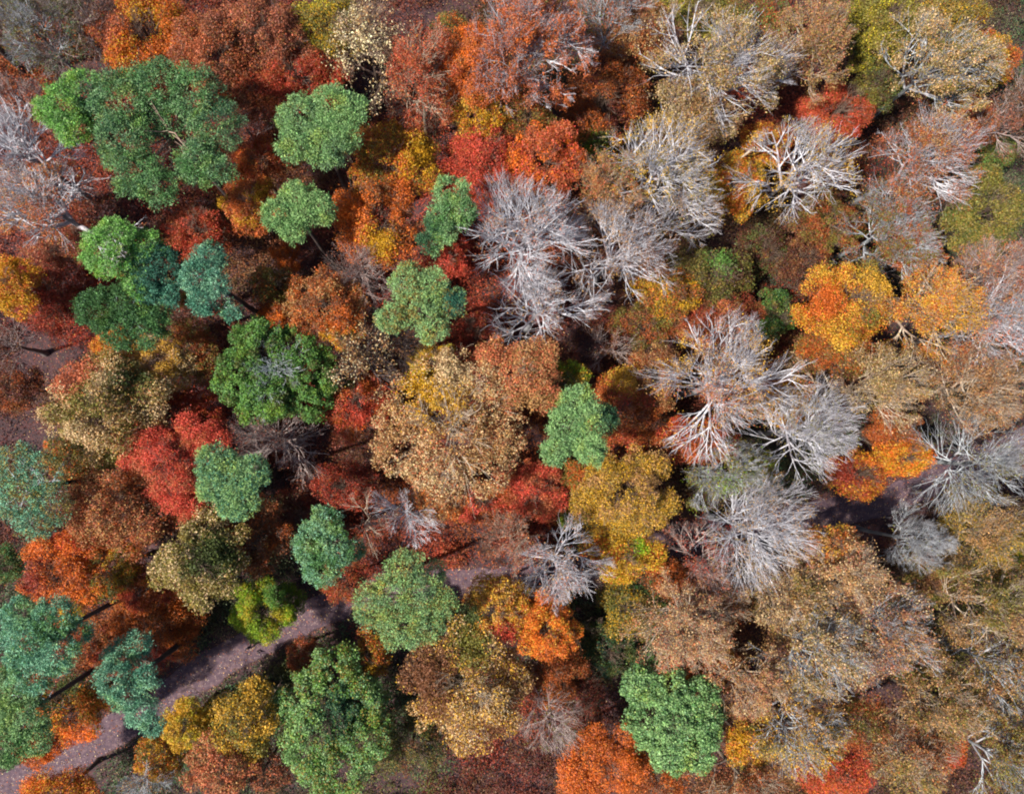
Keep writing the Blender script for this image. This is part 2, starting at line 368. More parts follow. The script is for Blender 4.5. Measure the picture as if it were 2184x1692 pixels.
pine(1235, 905, [(0, -45, 42), (-20, 0, 48), (15, 30, 46), (60, -15, 34, -1.2), (-50, 55, 32), (25, 55, 34), (20, -10, 46)], 23, ('pinelight', 'pinegrey', 'pine', 'pinelight'), 'densest rounded green pine beside the big tan tree at the middle of the wood', patches=[(.72, .15, .28, 'pinedark')])  # pinedark patch paints the shaded side of the crown
pine(482, 1025, [(-25, -35, 42), (15, 0, 50), (45, -15, 38), (-20, 5, 44), (30, 45, 36), (10, 55, 28)], 22, ('pinelight', 'pinegrey', 'teal', 'pinelight'), 'grey green pine overlapping the bright scarlet tree')
pine(688, 1165, [(0, -45, 38), (-25, 0, 42), (20, 5, 42), (0, 45, 40), (55, 15, 26, -2.5)], 22, ('pinegrey', 'tealight', 'pine'), 'oval blue green pine with a dark lower lobe')
pine(860, 1282, [(5, -65, 40), (-20, -10, 54), (35, -5, 54), (-60, 10, 44), (60, -50, 26, -2.5), (0, 55, 48), (45, 50, 38), (85, 10, 24)], 23, ('pinelight', 'khaki', 'pinelight', 'pinegrey'), 'round pale green pine standing over the footpath', tuft=.46)
pine(78, 1372, [(-40, -60, 34), (25, -50, 44), (-20, 0, 56), (30, 20, 46), (-10, 60, 44), (60, -10, 26, -1.5)], 22, ('tealight', 'teal', 'tealight', 'pine'), 'large teal pine near the orange maple and the footpath end', lean=(3.5, 2.6))
pine(270, 1455, [(-35, -40, 36, -2), (-30, -5, 38), (0, 30, 34), (35, -5, 26), (30, 60, 34), (50, 85, 22), (-5, -60, 30, -2)], 20, ('teal', 'tealight', 'tealdark', 'tealight'), 'slender curved teal pine leaning over the footpath', dens=.85)
pine(28, 1535, [(-10, -55, 48), (15, 0, 52), (-20, 50, 46), (40, 40, 34)], 20, ('pine', 'pinelight', 'pinegrey'), 'mid green pine below the large teal pine, cut by the frame edge', lean=(3.5, 2.2), snags=4)
pine(48, 1040, [(-20, -50, 45), (30, -30, 48), (-10, 20, 52), (50, 35, 46), (20, 65, 40)], 19, ('tealight', 'teal', 'khaki'), 'grey green pine laced with white dead branches', dens=.5, snags=26, lean=(4.0, .6), bark='dark')
pine(-206, -76, [(0, 0, 60), (-60, -20, 60), (10, -40, 50)], 22, ('pine', 'pinedark'), 'pine outside the picture whose long dark trunk crosses the corner', dens=.4, lean=(0, 0))
# broadleaf evergreens, fresh green oaks
leafy(582, 785, 145, 125, 18, ('leaf', 'pine', 'leaf', 'moss'), 'broad fresh green oak with grey dead twigs at its centre', dens=.8, size=.15, cr=.5, bark='ash', twigtop=.72,
      lobes=[(-40, -50, 60), (-75, 15, 58), (-20, 50, 60), (35, -40, 62), (75, 5, 58), (60, 55, 50, -1), (105, 20, 40, -2), (-55, 85, 30, -1)], name='oak_tree', cat='oak', group='green oaks of the wood')
leafy(700, 1545, 135, 165, 17, ('pinelight', 'leaf', 'pinegrey', 'khaki', 'leaf'), 'tallest leafy light green oak beside the olive yellow tree below the path', dens=.8, twigtop=.6, size=.15, cr=.55, name='oak_tree', cat='oak', group='green oaks of the wood',
      lobes=[(10, -90, 60), (-60, -40, 52), (50, -30, 64), (-10, 0, 70), (60, 50, 58), (-40, 60, 62), (10, 100, 70), (-95, -20, 30, -1), (90, 0, 40, -1)], patches=[(.1, .12, .22, 'pinedark')])
leafy(1437, 1545, 128, 118, 18, ('pinelight', 'pine', 'pinegrey', 'pinelight'), 'solitary emerald green tree among the tan beeches', dens=1.0, twigtop=.55, size=.16, cr=.5, name='oak_tree', cat='oak', group='green oaks of the wood',
      lobes=[(10, 0, 60), (-60, -70, 42), (0, -55, 55), (60, -35, 50), (-30, 0, 66), (50, 20, 66), (0, 60, 56), (60, 75, 38), (95, 0, 34, -1)])
# ---- big bare and half bare trees
bare(1125, 510, 135, 105, 21, 'largest silvery bare beech with branches fanned up beside the small compact pine', 'white', .05, ('salmon', 'tan'), lv=(11, 8, 6, 5, 4), thick=1.15, deep=1.15)
bare(1315, 545, 115, 110, 20, 'silvery bare beech touching the largest bare beech on its outer side', 'white', .10, ('tan', 'brown'), lv=(10, 7, 6, 5, 4), deep=1.1)
bare(1150, 660, 105, 80, 18, 'lowest of the three silvery bare beeches standing together', 'white', .04, ('brick', 'tan'), lv=(10, 7, 6, 5, 3), thick=1.1)
bare(1400, 365, 125, 105, 21, 'white bare beech with long sinuous limbs above the three joined bare beeches', 'white', .12, ('gold', 'khaki'), lv=(8, 7, 6, 5, 3), thick=1.25, deep=1.25)
bare(1450, 450, 75, 60, 17, 'small white bare beech with twigs reaching over a dark gap', 'white', .08, ('olive', 'tan'), lv=(7, 6, 5, 4, 3))
bare(1705, 365, 115, 95, 21, 'white bare beech with a grey trunk showing and limbs swept to one side', 'white', .10, ('gold', 'khaki'), lv=(9, 7, 6, 5, 3), thick=1.2, deep=1.3)
bare(1530, 150, 160, 125, 21, 'huge pale greenish grey beech still speckled with tan leaves', 'white', 0.3, ('tan', 'khaki', 'sand', 'brown'), lv=(11, 8, 6, 5, 4), size=.13)
bare(1470, 250, 110, 70, 17, 'tan leaved beech tucked under the huge pale grey beech', 'fawn', 0.5, ('tan', 'brown', 'khaki', 'sand'), size=.13, lv=(8, 6, 6, 5, 3))
bare(1740, 95, 90, 88, 18, 'rounded beige beech at the top of the wood beside the olive canopy', 'fawn', 0.6, ('tan', 'pink', 'khaki', 'tan'), size=.13, lv=(9, 7, 6, 5, 3))
bare(1985, 150, 120, 115, 19, 'pale khaki beech with fine whitish twigs near the red gap', 'ash', 0.5, ('khaki', 'sand', 'tan', 'olive'), size=.13, lv=(10, 7, 6, 5, 3))
bare(1965, 345, 130, 105, 20, 'russet beech with a fan of pinkish white branches on its outer edge', 'white', 0.4, ('tan', 'rust', 'brown', 'salmon'), size=.12, lv=(10, 8, 6, 5, 3), thick=1.0, deep=1.2)
bare(1900, 490, 115, 85, 17, 'brown beech with curling grey limbs below the russet fan beech', 'ash', 0.45, ('brown', 'olive', 'rust'), size=.12, lv=(9, 6, 6, 5, 3))
bare(2165, 235, 62, 85, 17, 'dusky mauve beech at the frame edge by the red gap', 'mauve', .5, ('pink', 'brown', 'umber'), lv=(8, 6, 6, 5, 3))
bare(1290, 400, 80, 75, 17, 'small fawn beech in front of the sinuous white beech', 'fawn', .6, ('tan', 'salmon', 'khaki'), lv=(8, 6, 6, 5, 3))
bare(1310, 25, 70, 50, 17, 'small greyish bare tree cut by the upper frame edge', 'ash', .2, ('brown', 'salmon'), lv=(8, 6, 6, 5, 3))
bare(42, 320, 85, 80, 19, 'bright white bare beech reaching under the bright green pine', 'white', .03, ('brick', 'salmon'), lv=(10, 6, 5, 4, 2), thick=1.6, el0=30)
bare(105, 445, 125, 85, 18, 'wide bare beech with white limbs spread over orange leaves', 'white', .16, ('salmon', 'orange', 'tan'), lv=(9, 6, 5, 4, 2), thick=1.5, el0=30)
bare(30, 200, 50, 45, 15, 'small mauve bare tree between the long dark trunk and the white beech', 'mauve', .1, ('brick', 'brown'), lv=(7, 6, 5, 4, 3))
bare(70, 60, 70, 55, 16, 'dim olive grey thin tree in the corner of the wood', 'ash', .22, ('moss', 'olive', 'umber'), lv=(8, 6, 6, 4, 3))
bare(155, 45, 85, 85, 16, 'smoky dark tree with few leaves beside the corner tree', 'mauve', .2, ('umber', 'moss', 'pinedark'), lv=(8, 6, 6, 4, 3), thick=.8)
bare(900, 165, 82, 98, 19, 'oval pink beech with grey branches radiating from its lower side', 'fawn', 0.65, ('salmon', 'rust', 'red', 'salmon'), size=.12, lv=(10, 7, 6, 5, 3), deep=1.1)
bare(1120, 110, 130, 120, 21, 'tall salmon beech with bright white branches at its crown', 'white', 0.75, ('orange', 'salmon', 'rust', 'salmon'), size=.12, lv=(11, 7, 6, 5, 4), thick=1.1, deep=1.1)
bare(772, 570, 72, 66, 16, 'hazy mauve bare tree between the orange tree and the star shaped pine', 'mauve', .06, ('pink', 'maroon'), lv=(11, 8, 6, 5, 3), thick=.8)
bare(862, 725, 72, 52, 15, 'dark wiry bare tree beneath the star shaped pine', 'dark', .12, ('umber', 'brown'), lv=(10, 8, 6, 5, 3), thick=.9)
bare(790, 95, 66, 92, 18, 'thin tree dotted with cream leaves', 'brown', 0.13, ('cream', 'sand', 'cream', 'tan'), size=.16, lv=(9, 7, 6, 4), clustered=False)
bare(770, 755, 66, 80, 17, 'dark thin tree dotted with amber leaves beside the green oak', 'dark', 0.15, ('sand', 'tan', 'brown', 'cream'), size=.15, lv=(9, 7, 6, 4), clustered=False)
bare(1535, 820, 145, 118, 20, 'rounded silver bare beech standing over orange undergrowth', 'white', .14, ('salmon', 'tan', 'gold'), lv=(11, 8, 6, 5, 4), thick=1.0, deep=1.05)
bare(1715, 920, 98, 105, 19, 'bluish grey bare beech with dense brushlike twigs', 'white', .05, ('khaki', 'olive'), lv=(12, 9, 7, 5, 3), thick=.95, deep=1.3)
bare(1600, 1125, 122, 108, 19, 'broad bluish silver bare beech at the edge of the dark clearing', 'white', .05, ('khaki', 'tan'), lv=(12, 8, 6, 5, 4), thick=.95, deep=1.15)
bare(1500, 1195, 80, 62, 15, 'mauve twigged bare tree below the broad bluish silver beech', 'mauve', .15, ('pink', 'red'), lv=(9, 7, 6, 5, 3))
bare(1555, 1010, 88, 60, 16, 'slight khaki beech with curling twigs between the two bluish bare beeches', 'ash', .3, ('olive', 'khaki', 'lime'), lv=(8, 7, 6, 4, 3))
bare(2125, 690, 110, 115, 21, 'silver bare beech fanned wide at the frame edge', 'white', .12, ('salmon', 'tan'), lv=(10, 8, 6, 5, 4), thick=1.2, deep=1.25)
bare(1990, 650, 125, 85, 20, 'gold leaved beech with pale limbs crossing beside the amber tree', 'fawn', 0.7, ('gold', 'orange', 'tan', 'yellow'), size=.12, lv=(9, 7, 6, 5, 3), thick=1.15, deep=1.1)
bare(2135, 575, 95, 65, 19, 'dusty pink beech with ash grey twigs above the wide silver fan', 'mauve', 0.35, ('salmon', 'tan', 'rust'), lv=(9, 8, 6, 5, 3))
bare(2080, 825, 115, 90, 18, 'rust red beech with tan branches below the wide silver fan', 'fawn', 0.4, ('rust', 'tan', 'brown', 'tan'), lv=(10, 7, 6, 5, 3), thick=1.0)
bare(1860, 820, 130, 85, 18, 'sandy beech with curling pale twigs beneath the amber tree', 'fawn', 0.5, ('tan', 'khaki', 'sand', 'brown'), lv=(10, 7, 6, 5, 3))
bare(2095, 985, 125, 92, 16, 'airy grey tree with thin crooked branches over dark ground', 'ash', .08, ('umber', 'olive'), lv=(9, 7, 6, 4, 3), thick=.75, trop=.03, deep=.7)
bare(2110, 1135, 95, 80, 16, 'mustard beech with wiry pale twigs by the airy grey tree', 'fawn', .7, ('khaki', 'yellow', 'olive', 'tan'), lv=(9, 7, 6, 4, 3))
bare(1950, 1150, 66, 52, 15, 'small slate grey bare tree beside the dark clearing', 'ash', .04, ('olive', 'umber'), lv=(9, 8, 6, 5, 3), thick=.8, deep=1.3)
bare(1190, 1200, 84, 76, 19, 'spiky silver bare tree whose limbs radiate like a star', 'white', .07, ('salmon', 'tan'), lv=(13, 8, 6, 4, 4), thick=.95, trop=.02, spread=.9, el0=26, fork=.5)
bare(1095, 1150, 60, 55, 17, 'small fawn twigged tree behind the star shaped silver tree', 'fawn', .3, ('pink', 'salmon'), lv=(8, 6, 6, 4, 3))
bare(782, 1115, 55, 52, 14, 'thin forked bare tree with few pale limbs by the oval pine', 'fawn', .03, ('brick', 'salmon'), lv=(5, 5, 4, 4), thick=.9)
bare(868, 1095, 55, 52, 15, 'white sprig like bare tree above the pale pine on the footpath', 'white', .02, ('brick', 'salmon'), lv=(10, 6, 5, 4), thick=1.0, el0=10, trop=.02)
bare(595, 935, 80, 66, 14, 'pinkish grey bare tree under the broad green oak', 'mauve', .08, ('maroon', 'pink'), lv=(10, 8, 6, 5, 3), thick=.8)
bare(1180, 1535, 55, 62, 16, 'small smoky grey bare tree between the tan oak and the red gap', 'mauve', .05, ('brown', 'olive'), lv=(10, 5, 5, 4), thick=.9, deep=1.4, el0=25)
bare(1305, 745, 70, 42, 11, 'faint low grey sapling in the dark red hollow', 'mauve', .1, ('maroon', 'brown'), lv=(7, 6, 5, 4), thick=.6)
bare(298, 1672, 48, 40, 13, 'little grey bare tree at the lower frame edge by the footpath', 'ash', .1, ('brown', 'tan'), lv=(8, 7, 5, 4), thick=.9)
bare(525, 275, 42, 60, 11, 'faint mauve sapling between the widest pine and the pointed bough pine', 'mauve', .2, ('brick', 'pink'), lv=(7, 6, 5, 4), thick=.6)
bare(18, 735, 55, 62, 10, 'dim thin sapling at the frame edge below the soft red tree', 'mauve', .1, ('maroon', 'umber'), lv=(7, 6, 5, 4), thick=.6)
bare(1790, 1230, 95, 85, 18, 'pale pinkish beech with white twigs at the top of the tan beech wood', 'fawn', 0.46, ('tan', 'pink', 'sand', 'tan'), size=.13, lv=(10, 7, 6, 5, 3))
bare(1680, 1265, 88, 72, 17, 'light tan beech beside the mauve twigged tree', 'fawn', 0.46, ('khaki', 'tan', 'brown', 'sand'), size=.13, lv=(9, 7, 6, 5, 3))
bare(1740, 1375, 112, 100, 20, 'biggest beige beech with a grey hub of branches in the tan beech wood', 'ash', 0.46, ('tan', 'khaki', 'sand', 'brown'), size=.13, lv=(11, 8, 6, 5, 3))
bare(1880, 1345, 105, 100, 19, 'dusky rose beech next to the biggest beige beech', 'ash', 0.46, ('tan', 'pink', 'brown', 'sand'), size=.13, lv=(10, 7, 6, 5, 3))
bare(2095, 1285, 110, 85, 18, 'olive tinged beech next to the mustard beech', 'fawn', 0.46, ('olive', 'khaki', 'brown', 'tan'), size=.13, lv=(9, 7, 6, 5, 3))
bare(2140, 1420, 90, 82, 18, 'pinkish tan beech with crooked grey boughs at the frame edge', 'ash', 0.46, ('brown', 'tan', 'khaki', 'umber'), size=.13, lv=(9, 7, 6, 5, 3))
bare(2010, 1500, 105, 85, 18, 'evenly tan beech between the dusky rose beech and the olive edge beech', 'fawn', 0.46, ('tan', 'brown', 'olive', 'tan'), size=.13, lv=(9, 7, 6, 5, 3))
bare(2125, 1610, 95, 90, 17, 'grey olive beech in the corner of the tan beech wood', 'ash', 0.46, ('khaki', 'olive', 'brown', 'khaki'), size=.13, lv=(9, 7, 6, 5, 3))
bare(1935, 1610, 95, 75, 18, 'fawn beech with a pale central bough beside the low red tree', 'fawn', 0.46, ('khaki', 'tan', 'rust', 'brown'), size=.13, lv=(9, 7, 6, 5, 3))
bare(1695, 1548, 98, 84, 19, 'tan beech with a silvery hub beside the emerald green tree', 'ash', 0.46, ('tan', 'brown', 'gold', 'khaki'), size=.13, lv=(10, 7, 6, 5, 3))
bare(1600, 1455, 88, 66, 17, 'pinkish sand beech just above the silvery hub beech', 'fawn', 0.46, ('sand', 'tan', 'pink', 'tan'), size=.12, lv=(9, 7, 6, 5, 3))
bare(1455, 1330, 110, 92, 18, 'rosy tan beech with fine pale twigs standing over a dark green gap', 'fawn', 0.46, ('pink', 'tan', 'sand', 'salmon'), size=.12, lv=(11, 8, 6, 5, 3))
bare(1540, 1285, 60, 45, 14, 'little brown beech between the rosy tan beech and the light tan beech', 'fawn', .8, ('brown', 'tan', 'rust'), size=.12, lv=(8, 7, 6, 4))
bare(1590, 1665, 90, 45, 14, 'low tan beech cut by the lower frame edge beside the emerald tree', 'fawn', .7, ('tan', 'rust', 'brown'), size=.12, lv=(8, 7, 6, 4))
# ---- leafy autumn crowns
leafy(965, 905, 172, 162, 20, ('sand', 'salmon', 'tan', 'sand', 'brown', 'tan'), 'biggest tan oak of all with dark branches showing at its heart', dens=.46, size=.14, cr=.6, bark='fawn', twigtop=1.0, deep=.55, name='oak_tree', cat='oak', group='tan and olive oaks of the wood',
      lobes=[(0, 0, 105), (-90, -50, 55), (-30, -100, 60), (70, -70, 70), (110, 20, 60), (70, 90, 60), (-20, 110, 58), (-110, 50, 62), (-60, 95, 45), (-125, -10, 40), (0, -140, 34, -1)], patches=[(-.12, .3, .26, 'gold'), (-.35, .42, .2, 'yellow'), (.0, .62, .25, 'sand')])
leafy(1112, 795, 85, 80, 19, ('salmon', 'tan', 'salmon', 'tan'), 'salmon pink tree growing into the top of the biggest tan oak', dens=.75, size=.13, bark='fawn', lobes=[(-45, -40, 36), (45, -45, 36), (0, 0, 60), (-30, 40, 40), (45, 30, 44)])
leafy(925, 775, 46, 46, 15, ('yellow', 'gold', 'lemon'), 'small bright yellow tree below the star shaped pine', dens=1.0, size=.11)
leafy(755, 860, 66, 70, 13, ('salmon', 'scarlet', 'rust', 'orange'), 'coral red tree between the green oak and the biggest tan oak', dens=.8, size=.11, patches=[(.1, -.2, .4, 'red')])
leafy(212, 868, 115, 110, 18, ('olive', 'khaki', 'tan', 'sand'), 'round olive and tan oak above the brown leaved oak', dens=.9, size=.14, name='oak_tree', cat='oak', group='tan and olive oaks of the wood', patches=[(-.6, .6, .4, 'salmon'), (.5, .55, .25, 'moss')])
leafy(230, 1082, 92, 90, 17, ('salmon', 'tan', 'brown', 'rust'), 'copper brown oak beside the bright scarlet tree', dens=.85, size=.13, name='oak_tree', cat='oak', group='tan and olive oaks of the wood')
leafy(330, 1090, 50, 40, 14, ('brown', 'rust', 'umber'), 'dark russet tree tucked behind the copper brown oak', dens=.8, size=.12)
leafy(412, 1195, 82, 92, 18, ('khaki', 'sand', 'olive', 'khaki'), 'cream and olive oak above the footpath', dens=.8, size=.15, name='oak_tree', cat='oak', group='tan and olive oaks of the wood', patches=[(.35, .1, .42, 'moss')])  # dark patch paints shade on the side turned from the sun
leafy(545, 1150, 58, 68, 13, ('brown', 'rust', 'umber', 'orange'), 'dark rust brown tree beside the cream and olive oak', dens=.8, size=.12)
leafy(332, 775, 58, 56, 14, ('gold', 'tan', 'gold', 'sand'), 'dense golden tree beside the dark green pine', dens=1.05, size=.10)
leafy(238, 738, 42, 36, 12, ('orange', 'yellow', 'orange'), 'small vivid amber tree peeping out below the dark green pine', dens=1.0, size=.10)
leafy(398, 750, 45, 66, 12, ('brown', 'olive', 'rust'), 'dim olive brown tree between the golden tree and the green oak', dens=.7, size=.11)
leafy(352, 985, 98, 98, 17, ('scarlet', 'red', 'scarlet', 'salmon'), 'bright scarlet tree half covered by a grey green pine', dens=1.0, size=.10, lobes=[(-55, -30, 48), (0, -10, 52), (50, -55, 36), (20, 50, 50), (35, 85, 34), (-30, 20, 44), (80, -45, 28)])
leafy(385, 875, 70, 50, 11, ('red', 'brick', 'orange', 'red'), 'dull red tree just above the bright scarlet tree', dens=.8, size=.11)
leafy(830, 330, 92, 72, 17, ('orange', 'yellow', 'rust', 'olive'), 'amber tree beside the small compact pine', dens=1.0, size=.12, patches=[(.7, 0, .35, 'yellow')])
leafy(800, 455, 88, 92, 18, ('orange', 'rust', 'flame', 'brown'), 'rusty orange tree directly below the amber tree', dens=1.0, size=.12, patches=[(-.6, .1, .4, 'flame'), (.1, -.6, .3, 'yellow')])
leafy(1040, 335, 90, 78, 16, ('red', 'scarlet', 'brick', 'red'), 'deep red tree above the small compact pine', dens=.9, size=.11)
leafy(1165, 335, 75, 78, 17, ('flame', 'scarlet', 'rust', 'salmon'), 'crisp orange red tree beside the deep red tree', dens=.9, size=.13)
leafy(1060, 415, 70, 40, 12, ('brick', 'rust', 'red'), 'low brick red tree between the small compact pine and the largest bare beech', dens=.8, size=.11)
leafy(1012, 130, 62, 90, 18, ('flame', 'orange', 'salmon', 'orange'), 'bright orange tree forming the edge of the salmon beech', dens=1.0, size=.12)
leafy(1020, 232, 66, 52, 16, ('gold', 'olive', 'orange', 'yellow'), 'yellow olive tree below the bright orange one', dens=1.0, size=.12)
leafy(1120, 235, 62, 50, 15, ('rust', 'olive', 'brown'), 'brown olive tree under the white crown branches of the salmon beech', dens=.8, size=.12)
leafy(1300, 190, 95, 95, 12, ('rust', 'brown', 'orange', 'maroon'), 'low rust brown tree filling the hollow beside the salmon beech', dens=.9, size=.12)
leafy(1370, 60, 70, 60, 15, ('brown', 'rust', 'tan'), 'brown leaved tree near the huge pale grey beech', dens=.8, size=.12)
leafy(300, 55, 100, 78, 15, ('orange', 'flame', 'rust', 'yellow'), 'vivid orange tree above the widest dark green pine', dens=1.0, size=.12, patches=[(-.7, 0, .4, 'salmon')])
leafy(455, 90, 80, 85, 16, ('salmon', 'rust', 'brown', 'pink'), 'brownish orange tree between the vivid orange tree and the pink brown tree', dens=.9, size=.12)
leafy(560, 55, 90, 75, 16, ('pink', 'salmon', 'brown', 'maroon'), 'pink brown tree at the upper frame edge', dens=.85, size=.12)
leafy(630, 155, 88, 60, 14, ('red', 'brick', 'rust', 'red'), 'dusky red tree over the pine with the pointed bough', dens=.85, size=.11)
leafy(530, 185, 62, 62, 13, ('rust', 'brick', 'brown'), 'dark rust tree beside the widest dark green pine', dens=.8, size=.11)
leafy(700, 40, 72, 60, 15, ('olive', 'yellow', 'moss', 'lemon'), 'olive yellow tree beside the cream dotted thin tree', dens=.9, size=.12)
leafy(545, 345, 50, 62, 12, ('rust', 'red', 'orange'), 'small red orange tree by the notched light green pine', dens=.8, size=.11)
leafy(530, 430, 55, 58, 14, ('orange', 'salmon', 'rust', 'yellow'), 'bright amber orange tree by the notched light green pine', dens=.95, size=.11)
leafy(105, 625, 85, 85, 10, ('brick', 'red', 'maroon', 'red'), 'soft red low tree beside the half bright half teal pine', dens=.9, size=.11)
leafy(15, 605, 45, 58, 14, ('yellow', 'orange', 'yellow'), 'amber yellow tree at the frame edge near the soft red tree', dens=1.0, size=.11)
leafy(20, 425, 40, 55, 12, ('orange', 'salmon', 'tan'), 'pale orange tree seen through the wide bare beech', dens=.9, size=.11)
leafy(130, 520, 75, 45, 10, ('brown', 'brick', 'pink'), 'low brown tree below the wide bare beech', dens=.6, size=.11)
leafy(415, 490, 60, 50, 9, ('brick', 'rust', 'red'), 'small brick red tree in the hollow above the teal pine', dens=.8, size=.11)
leafy(690, 645, 76, 72, 17, ('brown', 'rust', 'orange', 'tan'), 'copper orange tree beside the hazy mauve bare tree', dens=.85, size=.12, patches=[(.5, -.6, .45, 'orange')])
leafy(730, 705, 40, 34, 15, ('yellow', 'orange', 'olive'), 'small mustard tree beside the green oak', dens=.9, size=.11)
leafy(580, 668, 34, 24, 8, ('flame', 'orange', 'rust'), 'tiny flame orange bush above the green oak', dens=1.0, size=.11, name='shrub', cat='shrub', group='colourful shrubs under the trees')
leafy(608, 545, 30, 26, 7, ('flame', 'orange', 'rust'), 'tiny orange red bush below the notched pine', dens=1.0, size=.11, name='shrub', cat='shrub', group='colourful shrubs under the trees')
leafy(580, 605, 46, 40, 9, ('olive', 'umber', 'orange', 'moss'), 'dim olive and orange shrub by the teal pine', dens=.7, size=.11, name='shrub', cat='shrub', group='colourful shrubs under the trees')
leafy(375, 620, 34, 30, 12, ('olive', 'orange', 'khaki'), 'small mustard shrub between the two teal pines', dens=.8, size=.11, name='shrub', cat='shrub', group='colourful shrubs under the trees')
leafy(118, 1225, 84, 60, 14, ('flame', 'salmon', 'orange', 'flame'), 'bright flame orange tree above the large teal pine', dens=.9, size=.12, patches=[(-.5, -.1, .35, 'brick')])
leafy(165, 1165, 58, 40, 13, ('flame', 'red', 'orange'), 'small red orange tree below the copper brown oak', dens=.9, size=.11)
leafy(222, 1215, 50, 58, 13, ('olive', 'yellow', 'orange', 'moss'), 'olive and amber tree beside the bright flame orange tree', dens=.95, size=.11)
leafy(152, 1290, 28, 32, 11, ('yellow', 'lemon', 'orange'), 'small yellow sprig of a tree beside the large teal pine', dens=.9, size=.10)
leafy(328, 1330, 88, 80, 8, ('rust', 'orange', 'brown', 'orange'), 'broad rusty orange tree beside the footpath', dens=.85, size=.11, patches=[(0, -.7, .35, 'brick')])
leafy(298, 1265, 50, 40, 12, ('orange', 'rust', 'red'), 'small orange tree above the broad rusty orange tree', dens=.9, size=.11)
leafy(185, 1385, 40, 46, 10, ('brown', 'orange', 'brick'), 'small brown orange tree between the large teal pine and the curved teal pine', dens=.8, size=.11)
leafy(553, 1308, 60, 54, 11, ('lime', 'lime', 'lemon'), 'bright lime green bush beside the footpath', dens=1.5, size=.10, name='shrub', cat='shrub', group='colourful shrubs under the trees', patches=[(.45, .55, .4, 'leaf')])
leafy(612, 1280, 34, 30, 5, ('leaf', 'leafdark', 'lime'), 'dark green bush behind the bright lime green bush', dens=.8, size=.10, name='shrub', cat='shrub', group='colourful shrubs under the trees')
leafy(390, 1552, 46, 44, 12, ('yellow', 'gold', 'lemon'), 'bright yellow tree just below the footpath', dens=1.05, size=.11)
leafy(452, 1530, 26, 30, 9, ('olive', 'moss', 'yellow'), 'tiny olive tree between the bright yellow tree and the mustard tree', dens=.9, size=.11)
leafy(518, 1535, 56, 74, 15, ('olive', 'yellow', 'khaki', 'gold'), 'mustard tree beside the tallest leafy light green oak', dens=.9, size=.14)
leafy(468, 1645, 62, 62, 15, ('salmon', 'tan', 'brown', 'salmon'), 'salmon brown tree at the lower frame edge below the mustard tree', dens=.9, size=.13)
leafy(562, 1640, 42, 52, 12, ('brown', 'salmon', 'umber'), 'dim brown tree at the lower frame edge beside the green oak', dens=.7, size=.12)
leafy(335, 1622, 48, 46, 11, ('yellow', 'orange', 'olive'), 'amber and olive tree below the bright yellow tree', dens=.95, size=.11)
leafy(140, 1522, 74, 56, 12, ('orange', 'yellow', 'flame', 'olive'), 'orange and yellow tree drooping over the footpath end', dens=.95, size=.12, patches=[(-.2, .7, .5, 'moss'), (.3, -.6, .45, 'flame')])
leafy(75, 1600, 40, 36, 11, ('flame', 'orange', 'rust'), 'small flame orange tree on the far bank of the footpath end', dens=.9, size=.11)
leafy(120, 1700, 66, 40, 10, ('orange', 'rust', 'yellow', 'flame'), 'rust and amber tree below the footpath end', dens=.95, size=.11)
leafy(1060, 1302, 62, 62, 17, ('gold', 'tan', 'orange', 'gold'), 'golden tan tree at the bend of the footpath', dens=.95, size=.13, patches=[(.2, -.75, .4, 'red'), (-.8, -.2, .35, 'moss')])
leafy(1170, 1345, 64, 60, 17, ('flame', 'gold', 'flame', 'orange'), 'brightest orange tree beside the golden tan tree', dens=1.15, size=.11)
leafy(1148, 1290, 38, 30, 11, ('olive', 'yellow', 'orange'), 'small olive amber tree below the star shaped silver tree', dens=.9, size=.11)
leafy(1005, 1480, 118, 118, 19, ('tan', 'sand', 'gold', 'brown'), 'large warm tan oak with puffed boughs below the pale pine', dens=.8, size=.14, name='oak_tree', cat='oak', group='tan and olive oaks of the wood', bark='fawn', patches=[(0, .75, .3, 'olive'), (-.8, .2, .35, 'brown')])
leafy(940, 1395, 66, 40, 15, ('brown', 'tan', 'umber'), 'dim brown tree between the pale pine and the large warm tan oak', dens=.75, size=.13)
leafy(1180, 1430, 62, 72, 12, ('rust', 'orange', 'brown', 'rust'), 'rusty brown tree below the brightest orange tree', dens=.9, size=.11)
leafy(1285, 1630, 90, 70, 14, ('orange', 'flame', 'salmon', 'orange'), 'large orange tree at the lower frame edge beside the emerald tree', dens=.95, size=.12, lobes=[(-20, 0, 58), (40, 10, 52), (-60, 20, 34), (55, -40, 26), (-10, -50, 22), (-40, 45, 40)])
leafy(1400, 1665, 70, 40, 11, ('rust', 'brown', 'orange'), 'rusty tree under the lower side of the emerald tree', dens=.85, size=.11)
leafy(1345, 1060, 98, 88, 17, ('tan', 'gold', 'khaki', 'yellow'), 'dense golden brown tree above the lemon tree', dens=1.0, size=.12)
leafy(1335, 1175, 78, 58, 14, ('yellow', 'gold', 'lemon', 'orange'), 'lemon and amber tree between the golden brown tree and the silver star tree', dens=.85, size=.12, patches=[(.3, .1, .2, 'lime')])
leafy(1225, 1090, 36, 30, 9, ('lime', 'moss', 'olive'), 'low yellow green shrub beside the golden brown tree', dens=.8, size=.11, name='shrub', cat='shrub', group='colourful shrubs under the trees')
leafy(1200, 812, 52, 40, 14, ('lime', 'olive', 'yellow', 'moss'), 'yellow green tree above the densest rounded pine', dens=.95, size=.11)
leafy(1335, 870, 70, 86, 14, ('rust', 'orange', 'brown', 'red'), 'rust orange tree between the densest rounded pine and the rounded silver beech', dens=.9, size=.11, patches=[(0, .7, .35, 'gold')])
